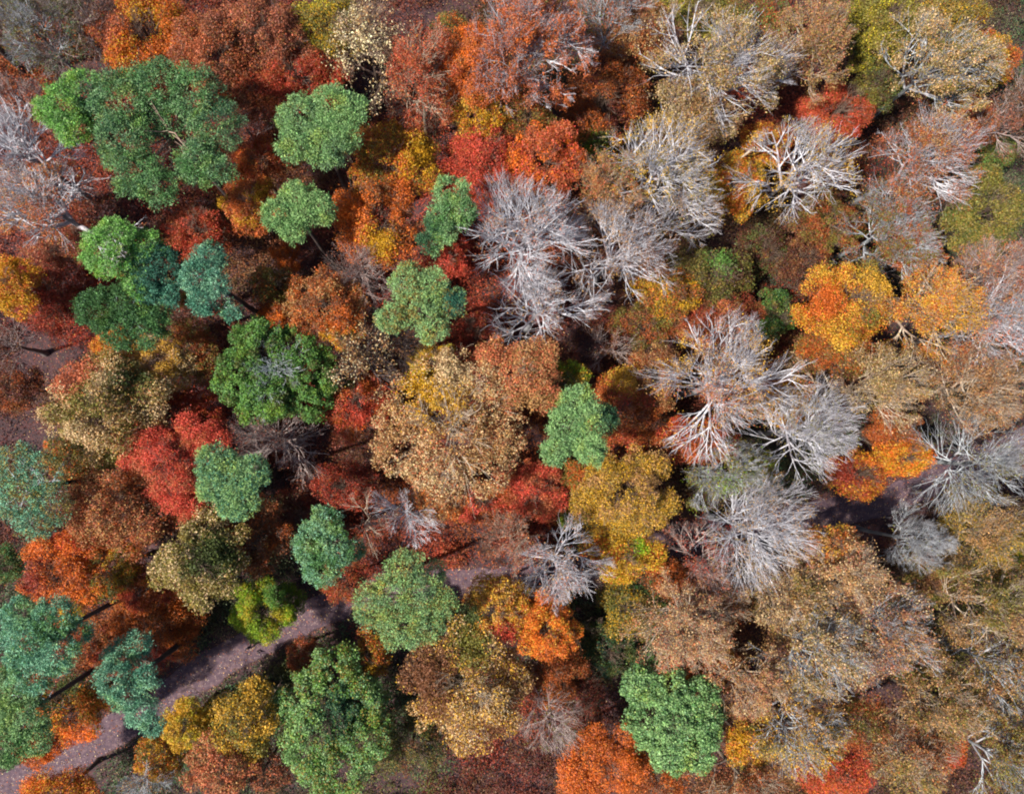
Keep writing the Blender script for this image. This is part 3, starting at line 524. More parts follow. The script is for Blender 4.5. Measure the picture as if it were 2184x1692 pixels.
leafy(1130, 1050, 72, 58, 13, ('scarlet', 'red', 'salmon'), 'soft scarlet tree below the biggest tan oak', dens=.9, size=.10)
leafy(1020, 1075, 66, 36, 13, ('orange', 'rust', 'scarlet'), 'low red orange tree under the lower edge of the biggest tan oak', dens=.85, size=.11)
leafy(935, 1060, 60, 40, 14, ('tan', 'orange', 'brown'), 'ochre tree at the foot of the biggest tan oak', dens=.8, size=.12)
leafy(730, 1035, 62, 46, 9, ('brick', 'red', 'maroon'), 'low brick red tree between the grey green pine and the ochre tree', dens=.7, size=.11)
leafy(1430, 615, 66, 58, 14, ('yellow', 'olive', 'orange', 'brown'), 'dim mustard tree beside the three joined bare beeches', dens=.75, size=.12)
leafy(1385, 690, 70, 56, 11, ('olive', 'brown', 'rust'), 'dark olive brown tree in the red hollow', dens=.6, size=.12)
leafy(1520, 580, 90, 70, 13, ('khaki', 'moss', 'olive', 'umber'), 'mottled olive green tree beside the black gap', dens=.65, size=.13, patches=[(.2, .25, .3, 'leaf')])
leafy(1655, 665, 48, 50, 11, ('leafdark', 'leaf', 'moss'), 'small dark green tree beside the amber tree', dens=.7, size=.12)
leafy(1540, 680, 88, 50, 12, ('brick', 'brown', 'rust', 'salmon'), 'low dusky red tree above the rounded silver beech', dens=.8, size=.11)
leafy(1822, 640, 98, 82, 18, ('gold', 'orange', 'yellow', 'rust', 'olive'), 'amber yellow tree glowing beside the black gap', dens=1.05, size=.12, patches=[(.5, .3, .35, 'gold'), (-.6, 0, .35, 'orange')])
leafy(1800, 735, 82, 60, 15, ('rust', 'orange', 'olive', 'brown'), 'rust and olive tree on the lower side of the amber yellow tree', dens=.9, size=.12)
leafy(1790, 232, 78, 66, 12, ('red', 'rust', 'scarlet', 'rust'), 'soft red tree in the gap between three pale beeches', dens=.9, size=.10)
leafy(2085, 250, 46, 60, 10, ('red', 'rust', 'orange'), 'narrow red tree in the gap beside the dusky mauve beech', dens=.85, size=.10)
leafy(1900, 30, 88, 55, 15, ('olive', 'lemon', 'khaki', 'olive'), 'mustard green tree at the upper frame edge', dens=1.0, size=.14)
leafy(2040, 25, 82, 55, 15, ('khaki', 'olive', 'yellow', 'brown'), 'olive tan tree at the upper frame edge by the corner', dens=.95, size=.13)
leafy(1860, 95, 50, 48, 12, ('olive', 'lemon', 'moss'), 'small bright olive tree beside the beige rounded beech', dens=.95, size=.13)
leafy(2125, 115, 66, 56, 12, ('yellow', 'olive', 'orange', 'rust'), 'dull amber tree near the upper corner', dens=.9, size=.12)
leafy(1500, 25, 110, 48, 14, ('olive', 'moss', 'khaki', 'lemon'), 'wide olive green tree above the huge pale grey beech', dens=.9, size=.13)
leafy(1650, 25, 46, 40, 11, ('rust', 'leaf', 'brown'), 'small rust and green tree at the upper frame edge', dens=.8, size=.12)
leafy(2125, 440, 92, 96, 17, ('moss', 'olive', 'khaki', 'olive'), 'dense yellow olive oak at the frame edge', dens=.9, size=.15, name='oak_tree', cat='oak', group='tan and olive oaks of the wood')
leafy(2135, 312, 50, 34, 8, ('moss', 'leaf', 'olive'), 'low green shrub between the mauve beech and the yellow olive oak', dens=.8, size=.11, name='shrub', cat='shrub', group='colourful shrubs under the trees')
leafy(1575, 385, 72, 66, 13, ('gold', 'olive', 'yellow', 'orange'), 'golden olive tree under the swept white beech', dens=.8, size=.12)
leafy(1640, 300, 60, 40, 11, ('rust', 'orange', 'gold'), 'low orange tree behind the swept white beech', dens=.85, size=.11)
leafy(1780, 470, 70, 56, 12, ('olive', 'brown', 'rust'), 'dim olive brown tree above the amber yellow tree', dens=.75, size=.12)
leafy(1965, 540, 62, 50, 13, ('rust', 'salmon', 'orange', 'brown'), 'orange brown tree between the brown beech and the dusty pink beech', dens=.85, size=.12)
leafy(1690, 858, 60, 52, 12, ('yellow', 'orange', 'gold'), 'low amber tree between the rounded silver beech and the brushlike bare beech', dens=.85, size=.11)
leafy(1495, 935, 84, 42, 12, ('red', 'orange', 'rust', 'red'), 'red orange tree below the rounded silver beech', dens=.85, size=.11)
leafy(1400, 805, 52, 70, 13, ('brown', 'tan', 'rust'), 'brown tree hugging the inner edge of the rounded silver beech', dens=.7, size=.11)
leafy(1935, 975, 66, 34, 11, ('orange', 'yellow', 'gold', 'flame'), 'glowing amber tree hanging over the dark clearing', dens=1.0, size=.12)
leafy(1838, 1012, 66, 44, 9, ('brick', 'orange', 'yellow', 'rust'), 'brick and amber tree at the edge of the dark clearing', dens=.9, size=.12, patches=[(-.5, .1, .4, 'brick')])
leafy(1915, 915, 60, 40, 11, ('rust', 'orange', 'brown'), 'dim rust tree between the sandy beech and the glowing amber tree', dens=.8, size=.11)
leafy(1625, 1000, 36, 30, 12, ('lime', 'lemon', 'moss'), 'small yellow green tree between the two bluish bare beeches', dens=.85, size=.11)
leafy(1788, 1165, 60, 48, 16, ('tan', 'orange', 'brown', 'gold'), 'small ochre tree at the lower edge of the dark clearing', dens=.65, size=.13)
leafy(1345, 1300, 66, 62, 12, ('olive', 'moss', 'yellow', 'khaki'), 'thin olive tree between the brightest orange tree and the rosy tan beech', dens=.5, size=.13)
leafy(1400, 1255, 60, 44, 11, ('leafdark', 'moss', 'spruce'), 'dark green tree in the gap above the rosy tan beech', dens=.6, size=.13)
leafy(1430, 1240, 56, 40, 12, ('rust', 'orange', 'brown'), 'rust orange tree by the mauve twigged tree', dens=.8, size=.11)
leafy(1525, 1435, 54, 48, 12, ('orange', 'gold', 'rust'), 'orange tree between the emerald tree and the pinkish sand beech', dens=.9, size=.11)
leafy(1610, 1600, 50, 50, 13, ('yellow', 'orange', 'gold', 'olive'), 'amber tree beside the emerald tree and the silvery hub beech', dens=.9, size=.12)
leafy(1790, 1655, 80, 46, 10, ('red', 'rust', 'scarlet', 'orange'), 'low red tree at the lower frame edge', dens=.9, size=.11)
leafy(1840, 1550, 70, 55, 14, ('olive', 'brown', 'rust'), 'dim olive brown tree between the silvery hub beech and the fawn beech', dens=.6, size=.12)
leafy(2030, 1600, 40, 52, 12, ('orange', 'rust', 'red'), 'small rust orange tree between the fawn beech and the grey olive beech', dens=.9, size=.12)
leafy(1960, 1410, 44, 50, 12, ('olive', 'brown', 'moss'), 'dim olive tree between the dusky rose beech and the crooked bough beech', dens=.7, size=.12)
leafy(1985, 1245, 50, 60, 13, ('olive', 'tan', 'brown'), 'brown olive tree between the small slate bare tree and the olive tinged beech', dens=.8, size=.12)
leafy(2145, 1205, 46, 34, 12, ('lime', 'yellow', 'olive'), 'yellow green tree at the frame edge below the mustard beech', dens=.9, size=.12)
leafy(1265, 1010, 58, 34, 12, ('olive', 'orange', 'rust'), 'olive orange tree under the densest rounded pine', dens=.8, size=.11)
leafy(960, 60, 42, 38, 9, ('olive', 'moss', 'orange'), 'dim olive shrub in the dark hollow beside the salmon beech', dens=.6, size=.12, name='shrub', cat='shrub', group='colourful shrubs under the trees')
leafy(1275, 290, 34, 28, 8, ('lime', 'moss', 'leaf'), 'small yellow green shrub in the hollow by the crisp orange red tree', dens=.8, size=.11, name='shrub', cat='shrub', group='colourful shrubs under the trees')
leafy(785, 1400, 40, 46, 12, ('yellow', 'rust', 'olive', 'orange'), 'small amber and rust tree beside the tallest green oak below the path', dens=.8, size=.12)
leafy(645, 1395, 34, 30, 7, ('rust', 'brick', 'brown'), 'small rust shrub below the footpath above the green oak', dens=.8, size=.11, name='shrub', cat='shrub', group='colourful shrubs under the trees')
leafy(735, 1245, 50, 42, 9, ('rust', 'red', 'brown'), 'twiggy red orange shrub where the footpath meets the pale pine', dens=.5, size=.10, name='shrub', cat='shrub', group='colourful shrubs under the trees')
leafy(8, 1205, 30, 34, 8, ('leafdark', 'pine', 'moss'), 'small dark green shrub at the frame edge by the flame orange tree', dens=.8, size=.11, name='shrub', cat='shrub', group='colourful shrubs under the trees')
leafy(20, 825, 46, 50, 9, ('rust', 'brown', 'maroon'), 'dim rust tree at the frame edge beside the olive and tan oak', dens=.6, size=.11)
leafy(150, 975, 56, 46, 11, ('olive', 'orange', 'moss'), 'dim olive orange tree below the olive and tan oak', dens=.75, size=.12)
leafy(1005, 690, 44, 56, 8, ('brick', 'maroon', 'red'), 'dark red low tree between the star shaped pine and the lowest silver beech', dens=.7, size=.11)
leafy(955, 545, 42, 46, 10, ('red', 'brick', 'scarlet'), 'red tree in the gap below the small compact pine', dens=.8, size=.11)
leafy(1640, 535, 60, 52, 9, ('umber', 'maroon', 'moss'), 'near black brown shrub added to darken the gap below the swept white beech', dens=.6, size=.12, name='shrub', cat='shrub', group='colourful shrubs under the trees')  # added sapling; its near black leaves stand in for the shade of the gap
leafy(1725, 560, 56, 60, 10, ('umber', 'maroon', 'brown'), 'dark brown tree added to darken the gap above the amber yellow tree', dens=.6, size=.12)  # added for the black gap, with the shade put into the leaf colours
leafy(1685, 610, 44, 40, 8, ('umber', 'brick', 'spruce'), 'shrub added to darken the gap between the mottled olive and the amber yellow tree', dens=.6, size=.12, name='shrub', cat='shrub', group='colourful shrubs under the trees')  # also added here; dark tints paint shade where the sun would reach
leafy(1880, 165, 44, 60, 11, ('moss', 'umber', 'olive'), 'dim mossy tree in the gap between the beige and the pale khaki beech', dens=.7, size=.12)
leafy(1245, 1500, 40, 70, 8, ('maroon', 'brick', 'spruce'), 'dark maroon shrub in the gap beside the small smoky bare tree', dens=.6, size=.11, name='shrub', cat='shrub', group='colourful shrubs under the trees')
leafy(1300, 1390, 52, 60, 8, ('spruce', 'leafdark', 'moss'), 'dark green shrub in the gap beside the brightest orange tree', dens=.6, size=.12, name='shrub', cat='shrub', group='colourful shrubs under the trees')
leafy(880, 1590, 60, 60, 9, ('moss', 'olive', 'spruce', 'brown'), 'mossy green tree between the tallest green oak and the large warm tan oak', dens=.6, size=.12)
leafy(640, 1100, 60, 50, 8, ('maroon', 'umber', 'brick'), 'dark maroon shrub between the grey green pine and the oval pine', dens=.6, size=.11, name='shrub', cat='shrub', group='colourful shrubs under the trees')
def snag():
    a, b = at(1545, 362, 5.5), at(1607, 315, 13.0); root = empty('dead_snag', (a.x, a.y, 0)); tag(root, 'pale broken dead trunk leaning between the white beeches', 'dead trunk')
    k = np.linspace(0, 1, 9)[:, None]; A = np.array([-.9, -.6, 0.]); B = np.array([b.x - a.x, b.y - a.y, 13.0]); P = A * (1 - k) + B * k; P[1:-1] += np.random.default_rng(5).normal(0, .07, (7, 3))
    V, F = tubes(P[None], np.linspace(.24, .13, 9)[None], 9); mesh('trunk', V, F, BARK['fawn'], root, np.ones((len(V), 3)), smooth=True)
    for z, dx, dy in ((.55, .8, -.5), (.72, -.5, .8), (.86, .6, .5)):
        p0 = A * (1 - z) + B * z; Pb = np.array([p0, p0 + np.array([dx * .5, dy * .5, .25]), p0 + np.array([dx, dy, .6])])
        V, F = tubes(Pb[None], np.array([[.06, .045, .03]]), 6); mesh('branch_stub', V, F, BARK['fawn'], root, np.ones((len(V), 3)) * .9, smooth=True)
snag()


# ------------------------------------------------------------------ forest floor and footpath
def soil_material(name, ramp, s1, s2, speck, speckcol, bump=.5, stretch=None):
    m, t = new_mat(name); N = t.nodes; L = t.links
    out = N.new('ShaderNodeOutputMaterial'); tc = N.new('ShaderNodeTexCoord')
    src = tc.outputs['Object']
    a = N.new('ShaderNodeTexNoise'); a.inputs['Scale'].default_value = s1; a.inputs['Detail'].default_value = 8; a.inputs['Roughness'].default_value = .7; L.new(src, a.inputs['Vector'])
    cr = N.new('ShaderNodeValToRGB'); els = cr.color_ramp.elements
    for i, (p, h) in enumerate(ramp):
        e = els[i] if i < 2 else els.new(p); e.position = p; e.color = (*lin(h), 1)
    L.new(a.outputs[0], cr.inputs[0])
    v = N.new('ShaderNodeTexVoronoi'); v.inputs['Scale'].default_value = s2; L.new(src, v.inputs['Vector'])
    b = N.new('ShaderNodeMath'); b.operation = 'LESS_THAN'; b.inputs[1].default_value = speck; L.new(v.outputs['Distance'], b.inputs[0])
    n2 = N.new('ShaderNodeTexNoise'); n2.inputs['Scale'].default_value = .8; n2.inputs['Detail'].default_value = 4; L.new(src, n2.inputs['Vector'])
    mr = N.new('ShaderNodeMapRange'); mr.inputs[1].default_value = .42; mr.inputs[2].default_value = .62; L.new(n2.outputs[0], mr.inputs[0])
    mu = N.new('ShaderNodeMath'); mu.operation = 'MULTIPLY'; L.new(b.outputs[0], mu.inputs[0]); L.new(mr.outputs[0], mu.inputs[1])
    mix = N.new('ShaderNodeMixRGB'); L.new(mu.outputs[0], mix.inputs[0]); L.new(cr.outputs[0], mix.inputs[1]); mix.inputs[2].default_value = (*lin(speckcol), 1)
    p = N.new('ShaderNodeBsdfPrincipled'); p.inputs['Roughness'].default_value = .9; L.new(mix.outputs[0], p.inputs['Base Color'])
    bp = N.new('ShaderNodeBump'); bp.inputs['Strength'].default_value = bump; L.new(a.outputs[0], bp.inputs['Height']); L.new(bp.outputs[0], p.inputs['Normal'])
    L.new(p.outputs[0], out.inputs[0]); return m

M_SOIL = soil_material('forest_litter', [(.3, '1e1418'), (.7, '4e2e30'), (.5, '342024')], 1.4, 5.0, .16, 'a06848')
M_PATH = soil_material('trodden_path', [(.3, '302430'), (.7, '6e5858'), (.5, '4a3842')], 2.2, 4.5, .15, 'd8c4b4', .35)
rg = np.random.default_rng(7)
n = 140; xs = np.linspace(-1, 1, n); xs = np.sign(xs) * (np.abs(xs) * 90 + np.abs(xs) ** 6 * 900)
X, Y = np.meshgrid(xs, xs); hn = Noise(rg, 14.0); hn2 = Noise(rg, 3.0)
P3 = np.stack([X.ravel(), Y.ravel(), np.zeros(X.size)], 1)
path_px = [(-150, 1745), (-40, 1700), (60, 1655), (150, 1605), (260, 1550), (345, 1492), (440, 1425), (540, 1372), (640, 1318), (740, 1278), (850, 1252), (960, 1243), (1075, 1246), (1200, 1225), (1340, 1185), (1480, 1145), (1620, 1118), (1740, 1100), (1860, 1075), (1960, 1042), (2080, 990), (2200, 930), (2330, 870)]
PW = np.array([at(x, y, 0)[:2] for x, y in path_px])
tt = np.linspace(0, len(PW) - 1, 260); PC = np.stack([np.interp(tt, range(len(PW)), PW[:, k]) for k in (0, 1)], 1)
ker = np.hanning(25); ker /= ker.sum(); pad = np.pad(PC, ((12, 12), (0, 0)), 'edge'); PC = np.stack([np.convolve(pad[:, k], ker, 'valid') for k in (0, 1)], 1)
def path_dist(Q):
    return np.min(np.hypot(Q[:, None, 0] - PC[None, ::3, 0], Q[:, None, 1] - PC[None, ::3, 1]), 1)
def ground_z(Q):
    Q3 = np.c_[Q[:, :2], np.zeros(len(Q))]
    return (hn(Q3) * .22 + hn2(Q3) * .05) * np.clip((path_dist(Q3) - 2.2) / 3, 0, 1) - .02 + 0
P3[:, 2] = ground_z(P3) - np.clip((path_dist(P3) < 2.6) * .05, 0, 1)
I = np.arange(n * n).reshape(n, n)
F = np.stack([I[:-1, :-1], I[:-1, 1:], I[1:, 1:], I[1:, :-1]], -1).reshape(-1, 4)
tag(mesh('ground', P3, F, M_SOIL, smooth=True), kind='structure')
T2 = np.gradient(PC, axis=0); T2 /= np.hypot(T2[:, 0], T2[:, 1])[:, None]; Nn = np.stack([-T2[:, 1], T2[:, 0]], 1)
k = 9; off = np.linspace(-1, 1, k); ed = 1.85 + .25 * hn2(np.c_[PC, np.zeros(len(PC))])
V = (PC[:, None] + Nn[:, None] * (off[None, :, None] * ed[:, None, None])); Z = .03 - .045 * np.abs(off)[None] ** 3 + 0 * V[..., 0] + .012 * np.cos(off * 7)[None]
Vp = np.concatenate([V, Z[..., None]], 2).reshape(-1, 3); I = np.arange(len(Vp)).reshape(-1, k)
F = np.stack([I[:-1, :-1], I[:-1, 1:], I[1:, 1:], I[1:, :-1]], -1).reshape(-1, 4)[:, ::-1]
tag(mesh('path', Vp, F, M_PATH, smooth=True), kind='structure')

# colour of the low growth and the litter over the wood, picked at places in the picture; in the black gaps umber and maroon paint the shade
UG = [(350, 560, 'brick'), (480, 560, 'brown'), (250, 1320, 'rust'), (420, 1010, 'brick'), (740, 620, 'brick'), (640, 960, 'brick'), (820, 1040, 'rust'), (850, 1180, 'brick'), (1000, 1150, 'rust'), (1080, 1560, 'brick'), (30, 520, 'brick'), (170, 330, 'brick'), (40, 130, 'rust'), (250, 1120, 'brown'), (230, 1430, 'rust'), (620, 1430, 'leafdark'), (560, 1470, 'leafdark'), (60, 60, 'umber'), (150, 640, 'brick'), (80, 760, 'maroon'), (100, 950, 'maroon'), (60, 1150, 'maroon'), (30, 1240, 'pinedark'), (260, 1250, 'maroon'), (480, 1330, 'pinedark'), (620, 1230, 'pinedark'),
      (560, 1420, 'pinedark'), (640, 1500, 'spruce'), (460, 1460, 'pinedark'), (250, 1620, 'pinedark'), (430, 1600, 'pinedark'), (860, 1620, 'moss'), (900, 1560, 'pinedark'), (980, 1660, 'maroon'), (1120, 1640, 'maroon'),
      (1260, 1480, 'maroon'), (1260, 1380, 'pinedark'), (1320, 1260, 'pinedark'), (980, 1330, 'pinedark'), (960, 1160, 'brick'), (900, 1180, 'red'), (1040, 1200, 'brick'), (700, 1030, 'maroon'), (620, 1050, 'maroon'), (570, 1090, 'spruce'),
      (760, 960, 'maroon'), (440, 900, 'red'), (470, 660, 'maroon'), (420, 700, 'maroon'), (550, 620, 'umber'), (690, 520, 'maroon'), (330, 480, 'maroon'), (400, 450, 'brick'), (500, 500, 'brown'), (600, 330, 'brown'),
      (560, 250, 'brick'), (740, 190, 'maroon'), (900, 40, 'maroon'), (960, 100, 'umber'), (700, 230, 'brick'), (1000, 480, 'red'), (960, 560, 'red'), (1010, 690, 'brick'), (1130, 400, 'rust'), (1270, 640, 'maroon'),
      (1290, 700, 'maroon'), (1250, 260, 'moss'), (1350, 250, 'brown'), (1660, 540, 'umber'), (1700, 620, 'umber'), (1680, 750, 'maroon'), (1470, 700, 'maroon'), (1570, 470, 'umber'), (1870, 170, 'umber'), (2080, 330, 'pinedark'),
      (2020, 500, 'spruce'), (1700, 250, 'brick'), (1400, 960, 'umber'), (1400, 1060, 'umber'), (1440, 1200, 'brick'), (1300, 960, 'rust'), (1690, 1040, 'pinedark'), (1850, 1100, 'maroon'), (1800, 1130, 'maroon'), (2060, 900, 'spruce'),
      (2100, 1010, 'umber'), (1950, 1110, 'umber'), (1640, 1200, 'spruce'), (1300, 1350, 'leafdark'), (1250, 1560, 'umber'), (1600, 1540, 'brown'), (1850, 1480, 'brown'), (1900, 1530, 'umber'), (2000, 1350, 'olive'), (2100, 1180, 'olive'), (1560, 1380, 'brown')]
UP = np.array([at(x, y, .8)[:2] for x, y, _ in UG]); UC = np.array([PAL[c] for _, _, c in UG])
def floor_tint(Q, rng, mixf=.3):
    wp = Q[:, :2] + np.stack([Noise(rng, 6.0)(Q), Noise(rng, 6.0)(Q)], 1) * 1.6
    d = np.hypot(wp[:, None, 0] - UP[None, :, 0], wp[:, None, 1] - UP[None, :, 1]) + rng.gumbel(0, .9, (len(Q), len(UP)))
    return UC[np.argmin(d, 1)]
rg = np.random.default_rng(11)
lo, hi = at(-90, 1780, 0), at(2290, -90, 0)
def scatter(n): return np.stack([rg.uniform(lo.x - 2, hi.x + 2, n), rg.uniform(lo.y - 2, hi.y + 2, n), np.zeros(n)], 1)
# low growth: waist high to three metre domes of leaves growing into one another, none on the path or in the open glades
GLADE = [(85, 770, 4.2), (55, 925, 3.4), (315, 1190, 2.0), (1840, 1095, 4.2), (905, 35, 2.0)]
GW = [(at(x, y, 0), r) for x, y, r in GLADE]
C = scatter(8200); pd = path_dist(C); rad = np.exp(rg.normal(.35, .38, len(C))).clip(.5, 2.9)
keep = pd > 1.75 + rad * .8
for gp, gr in GW: keep &= np.hypot(C[:, 0] - gp.x, C[:, 1] - gp.y) > gr + rg.uniform(-.8, .8, len(C))
C, rad = C[keep], rad[keep]; C[:, 2] = ground_z(C); hh = rad * rg.uniform(.9, 1.9, len(C))
per = np.maximum(20, 78 * rad ** 1.7).astype(int); idx = np.repeat(np.arange(len(C)), per); m_ = len(idx)
d = rg.normal(size=(m_, 3)); d[:, 2] = np.abs(d[:, 2]); d = unit(d); lump = 1 + .22 * Noise(rg, 1.1)(C[idx] + d * rad[idx][:, None])
Q = C[idx] + d * (rg.uniform(.45, 1, m_) ** .6 * lump)[:, None] * np.stack([rad[idx], rad[idx], hh[idx]], 1)
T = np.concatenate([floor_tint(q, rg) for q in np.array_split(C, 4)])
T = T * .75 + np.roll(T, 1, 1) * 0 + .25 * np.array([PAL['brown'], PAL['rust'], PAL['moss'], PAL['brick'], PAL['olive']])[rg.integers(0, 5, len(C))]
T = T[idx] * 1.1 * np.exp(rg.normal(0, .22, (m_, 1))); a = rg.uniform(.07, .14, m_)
print('undergrowth leaves', m_)
V, F, Tc = cards(Q, unit(d * .4 + rg.normal(0, .6, (m_, 3)) + np.array([0, 0, .7])), rg.normal(size=(m_, 3)), a, a * .6, T)
tag(mesh('undergrowth', V, F, M_LEAF, cols=Tc), 'low bushes and bracken of mixed dark red, brown and green covering the wood floor', 'undergrowth', kind='stuff')
# fallen leaves on the floor and sparser on the path
Q = scatter(330000); pd = np.concatenate([path_dist(q) for q in np.array_split(Q, 10)]); lane = np.exp(-((pd - .75) / .3) ** 2) * .30
pt = Noise(rg, 4.0)(Q); keep = (pd > 1.9) | (rg.uniform(size=len(Q)) < .18 + lane + .25 * np.clip(pt, 0, 1)); Q, pd = Q[keep], pd[keep]; m_ = len(Q)
Q[:, 2] = ground_z(Q) + np.where(pd < 2.3, .065, .03) + rg.uniform(0, .03, m_)
T = np.concatenate([floor_tint(q, rg) for q in np.array_split(Q, 20)]); wl = np.array([PAL['salmon'], PAL['tan'], PAL['pink'], PAL['brown'], PAL['sand']])[rg.integers(0, 5, m_)]
T = np.where(((pd < 2.2) | (rg.uniform(size=m_) < .22))[:, None], wl, T) * np.exp(rg.normal(0, .3, (m_, 1)))
a = rg.uniform(.045, .095, m_)
V, F, Tc = cards(Q, unit(rg.normal(0, .3, (m_, 3)) + np.array([0, 0, 1.])), rg.normal(size=(m_, 3)), a, a * .65, T)
tag(mesh('fallen_leaves', V, F, M_LITTER, cols=Tc), 'dry leaves lying over the wood floor and scattered along the footpath', 'fallen leaves', kind='stuff')


# ------------------------------------------------------------------ the walker and the dog on the footpath
def plain(name, h, rough=.7):
    m, t = new_mat(name); N = t.nodes; L = t.links; out = N.new('ShaderNodeOutputMaterial'); p = N.new('ShaderNodeBsdfPrincipled'); p.inputs['Roughness'].default_value = rough
    nz = N.new('ShaderNodeTexNoise'); nz.inputs['Scale'].default_value = 30; mr = N.new('ShaderNodeMapRange'); mr.inputs[3].default_value = .8; mr.inputs[4].default_value = 1.2
    hs = N.new('ShaderNodeHueSaturation'); hs.inputs['Color'].default_value = (*lin(h), 1); L.new(nz.outputs[0], mr.inputs[0]); L.new(mr.outputs[0], hs.inputs['Value'])
    L.new(hs.outputs[0], p.inputs['Base Color']); L.new(p.outputs[0], out.inputs[0]); return m

def skin_mesh(name, verts, edges, radii, mat, parent, levels=2):
    me = bpy.data.meshes.new(name); me.from_pydata(verts, edges, []); o = bpy.data.objects.new(name, me); COL.objects.link(o)
    md = o.modifiers.new('skin', 'SKIN'); md.use_smooth_shade = True
    for i, r in enumerate(radii):
        sv = me.skin_vertices[0].data[i]; sv.radius = r if isinstance(r, tuple) else (r, r); sv.use_root = (i == 0)
    s = o.modifiers.new('sub', 'SUBSURF'); s.levels = levels; s.render_levels = levels
    dg = bpy.context.evaluated_depsgraph_get(); ev = bpy.data.meshes.new_from_object(o.evaluated_get(dg)); ev.name = name
    bpy.data.objects.remove(o); ev.materials.clear(); ev.materials.append(mat)
    o = bpy.data.objects.new(name, ev); COL.objects.link(o); o.parent = parent
    return o

def chain(joints):
    v = [j[0] for j in joints]; r = [j[1] for j in joints]; e = [(j[2], i) for i, j in enumerate(joints) if j[2] is not None]
    return v, e, r

skin_m = plain('skin', 'b88a70'); coat_m = plain('navy_coat', '1c2238'); trouser_m = plain('dark_trousers', '181820'); hair_m = plain('brown_hair', '3a2c24'); shoe_m = plain('dark_shoes', '14120f'); dogm = plain('black_dog_coat', '17141a')
pp = at(884, 2296, 0) if False else at(884 / 1.6647, 2296 / 1.6647, 0.9)
walker = empty('person', (pp.x, pp.y, .035), math.radians(205)); tag(walker, 'person in a dark navy coat walking along the footpath with a small dog', 'person')
# facing +Y locally, mid-stride
J = [((0, 0, .95), .15, None), ((0, 0, 1.12), (.15, .11), 0), ((0, .01, 1.32), (.18, .12), 1), ((0, .02, 1.45), (.13, .09), 2), ((0, .03, 1.53), .052, 3), ((0, .05, 1.60), (.075, .085), 4), ((0, .055, 1.68), (.078, .095), 5), ((0, .045, 1.745), (.06, .075), 6),
     ((.10, 0, .9), .09, 0), ((.105, .14, .52), .062, 8), ((.105, .20, .14), .042, 9), ((.105, .22, .06), .04, 10), ((.11, .36, .04), .03, 11),
     ((-.10, 0, .9), .09, 0), ((-.105, -.02, .50), .062, 13), ((-.105, -.30, .18), .042, 14), ((-.105, -.34, .10), .04, 15), ((-.11, -.22, .035), .03, 16),
     ((.20, .01, 1.42), .058, 3), ((.25, -.08, 1.15), .042, 18), ((.25, .04, .93), .03, 19), ((.25, .08, .87), (.036, .018), 20),
     ((-.20, .01, 1.42), .058, 3), ((-.25, .04, 1.15), .042, 22), ((-.24, .22, .97), .03, 23), ((-.24, .28, .94), (.036, .018), 24),
     ((0, .155, 1.665), .012, 6), ((.082, .05, 1.67), .012, 6), ((-.082, .05, 1.67), .012, 6)]
for hi_, sx, b in ((21, 1, Vector((.25, .08, .87))), (25, -1, Vector((-.24, .28, .94)))):
    fd = Vector((0, .35, -.93)) if hi_ == 21 else Vector((0, .8, -.6))
    for q in range(4):
        o_ = b + Vector(((q - 1.5) * .02, 0, 0)); ln = (.07, .08, .076, .058)[q]; s0 = len(J)
        J.append((tuple(o_ + fd * .035), .009, hi_)); J.append((tuple(o_ + fd * (.035 + ln * .55)), .0085, s0)); J.append((tuple(o_ + (fd + Vector((0, .3, .0))) * (.03 + ln)), .0075, s0 + 1))
    J.append((tuple(b + Vector((-sx * .035, .02, .0))), .01, hi_)); J.append((tuple(b + Vector((-sx * .055, .045, -.025))), .009, len(J) - 1))
skin_mesh('body', *[chain(J)[i] for i in (0, 1, 2)], skin_m, walker)
K = [((0, 0, .86), (.20, .16), None), ((0, 0, 1.0), (.185, .145), 0), ((0, 0, 1.18), (.18, .135), 1), ((0, .01, 1.34), (.205, .14), 2), ((0, .02, 1.455), (.15, .11), 3),
     ((.21, .01, 1.42), .078, 4), ((.262, -.08, 1.15), .064, 5), ((.255, .035, .945), .05, 6), ((-.21, .01, 1.42), .078, 4), ((-.262, .04, 1.15), .064, 8), ((-.245, .205, .98), .05, 9)]
skin_mesh('coat', *chain(K), coat_m, walker)
K = [((0, 0, .9), .14, None), ((.10, 0, .85), .11, 0), ((.106, .14, .52), .08, 1), ((.106, .20, .13), .062, 2), ((-.10, 0, .85), .11, 0), ((-.106, -.02, .5), .08, 4), ((-.106, -.30, .17), .062, 5)]
skin_mesh('trousers', *chain(K), trouser_m, walker)
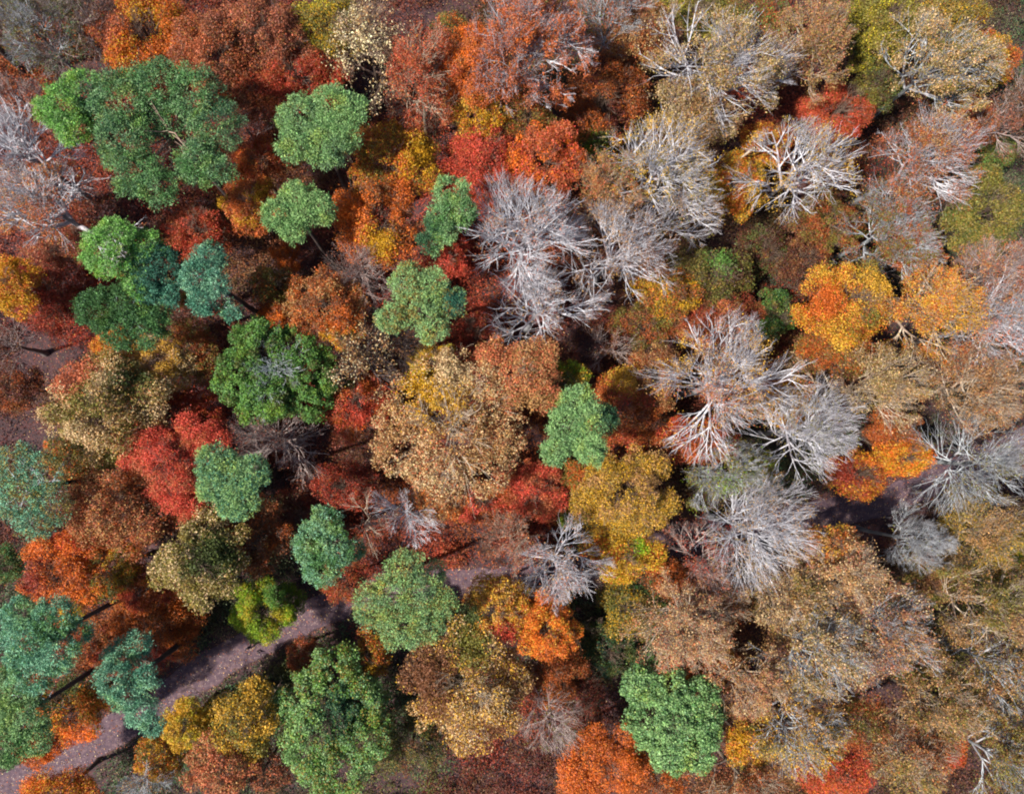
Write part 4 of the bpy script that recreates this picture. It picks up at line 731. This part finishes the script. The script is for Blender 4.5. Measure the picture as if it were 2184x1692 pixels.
K = [((0, .02, 1.76), (.08, .085), None), ((0, -.03, 1.72), (.085, .08), 0), ((0, -.045, 1.62), (.07, .05), 1), ((0, -.04, 1.53), (.055, .035), 2)]
skin_mesh('hair', *chain(K), hair_m, walker)
for s_, (hy, hz, ty, tz) in ((1, (.19, .06, .38, .045)), (-1, (-.35, .13, -.2, .04))):
    skin_mesh('shoe', *chain([((s_ * .106, hy, hz), .055, None), ((s_ * .107, (hy + ty) / 2, (hz + tz) / 2), .05, 0), ((s_ * .11, ty, tz), .038, 1)]), shoe_m, walker)
pd_ = at(917 / 1.6647, 2312 / 1.6647, 0.3)
dog = empty('dog', (pd_.x, pd_.y, .04), math.radians(235)); tag(dog, 'small black dog trotting beside the person on the footpath', 'dog'); dog.scale = (.8, .8, .8)
D_ = [((0, -.18, .36), (.085, .10), None), ((0, 0, .36), (.085, .10), 0), ((0, .18, .37), (.10, .13), 1), ((0, .29, .46), .06, 2), ((0, .37, .54), .062, 3), ((0, .44, .525), .038, 4), ((0, .50, .505), .026, 5),
      ((0, -.27, .42), .026, 0), ((0, -.36, .52), .018, 7), ((0, -.38, .60), .012, 8),
      ((.06, .2, .26), .042, 2), ((.062, .17, .15), .024, 10), ((.062, .22, .02), .022, 11), ((.062, .25, .015), .018, 12), ((-.06, .2, .26), .042, 2), ((-.062, .24, .15), .024, 14), ((-.062, .16, .04), .022, 15), ((-.062, .19, .03), .018, 16),
      ((.06, -.2, .27), .05, 0), ((.064, -.15, .19), .034, 18), ((.064, -.27, .12), .02, 19), ((.064, -.25, .02), .02, 20), ((.064, -.21, .015), .018, 21), ((-.06, -.2, .27), .05, 0), ((-.064, -.13, .19), .034, 23), ((-.064, -.22, .12), .02, 24), ((-.064, -.17, .02), .02, 25), ((-.064, -.13, .015), .018, 26),
      ((.04, .36, .60), .018, 4), ((.055, .35, .64), .012, 28), ((-.04, .36, .60), .018, 4), ((-.055, .35, .64), .012, 30)]
skin_mesh('body', *chain(D_), dogm, dog)
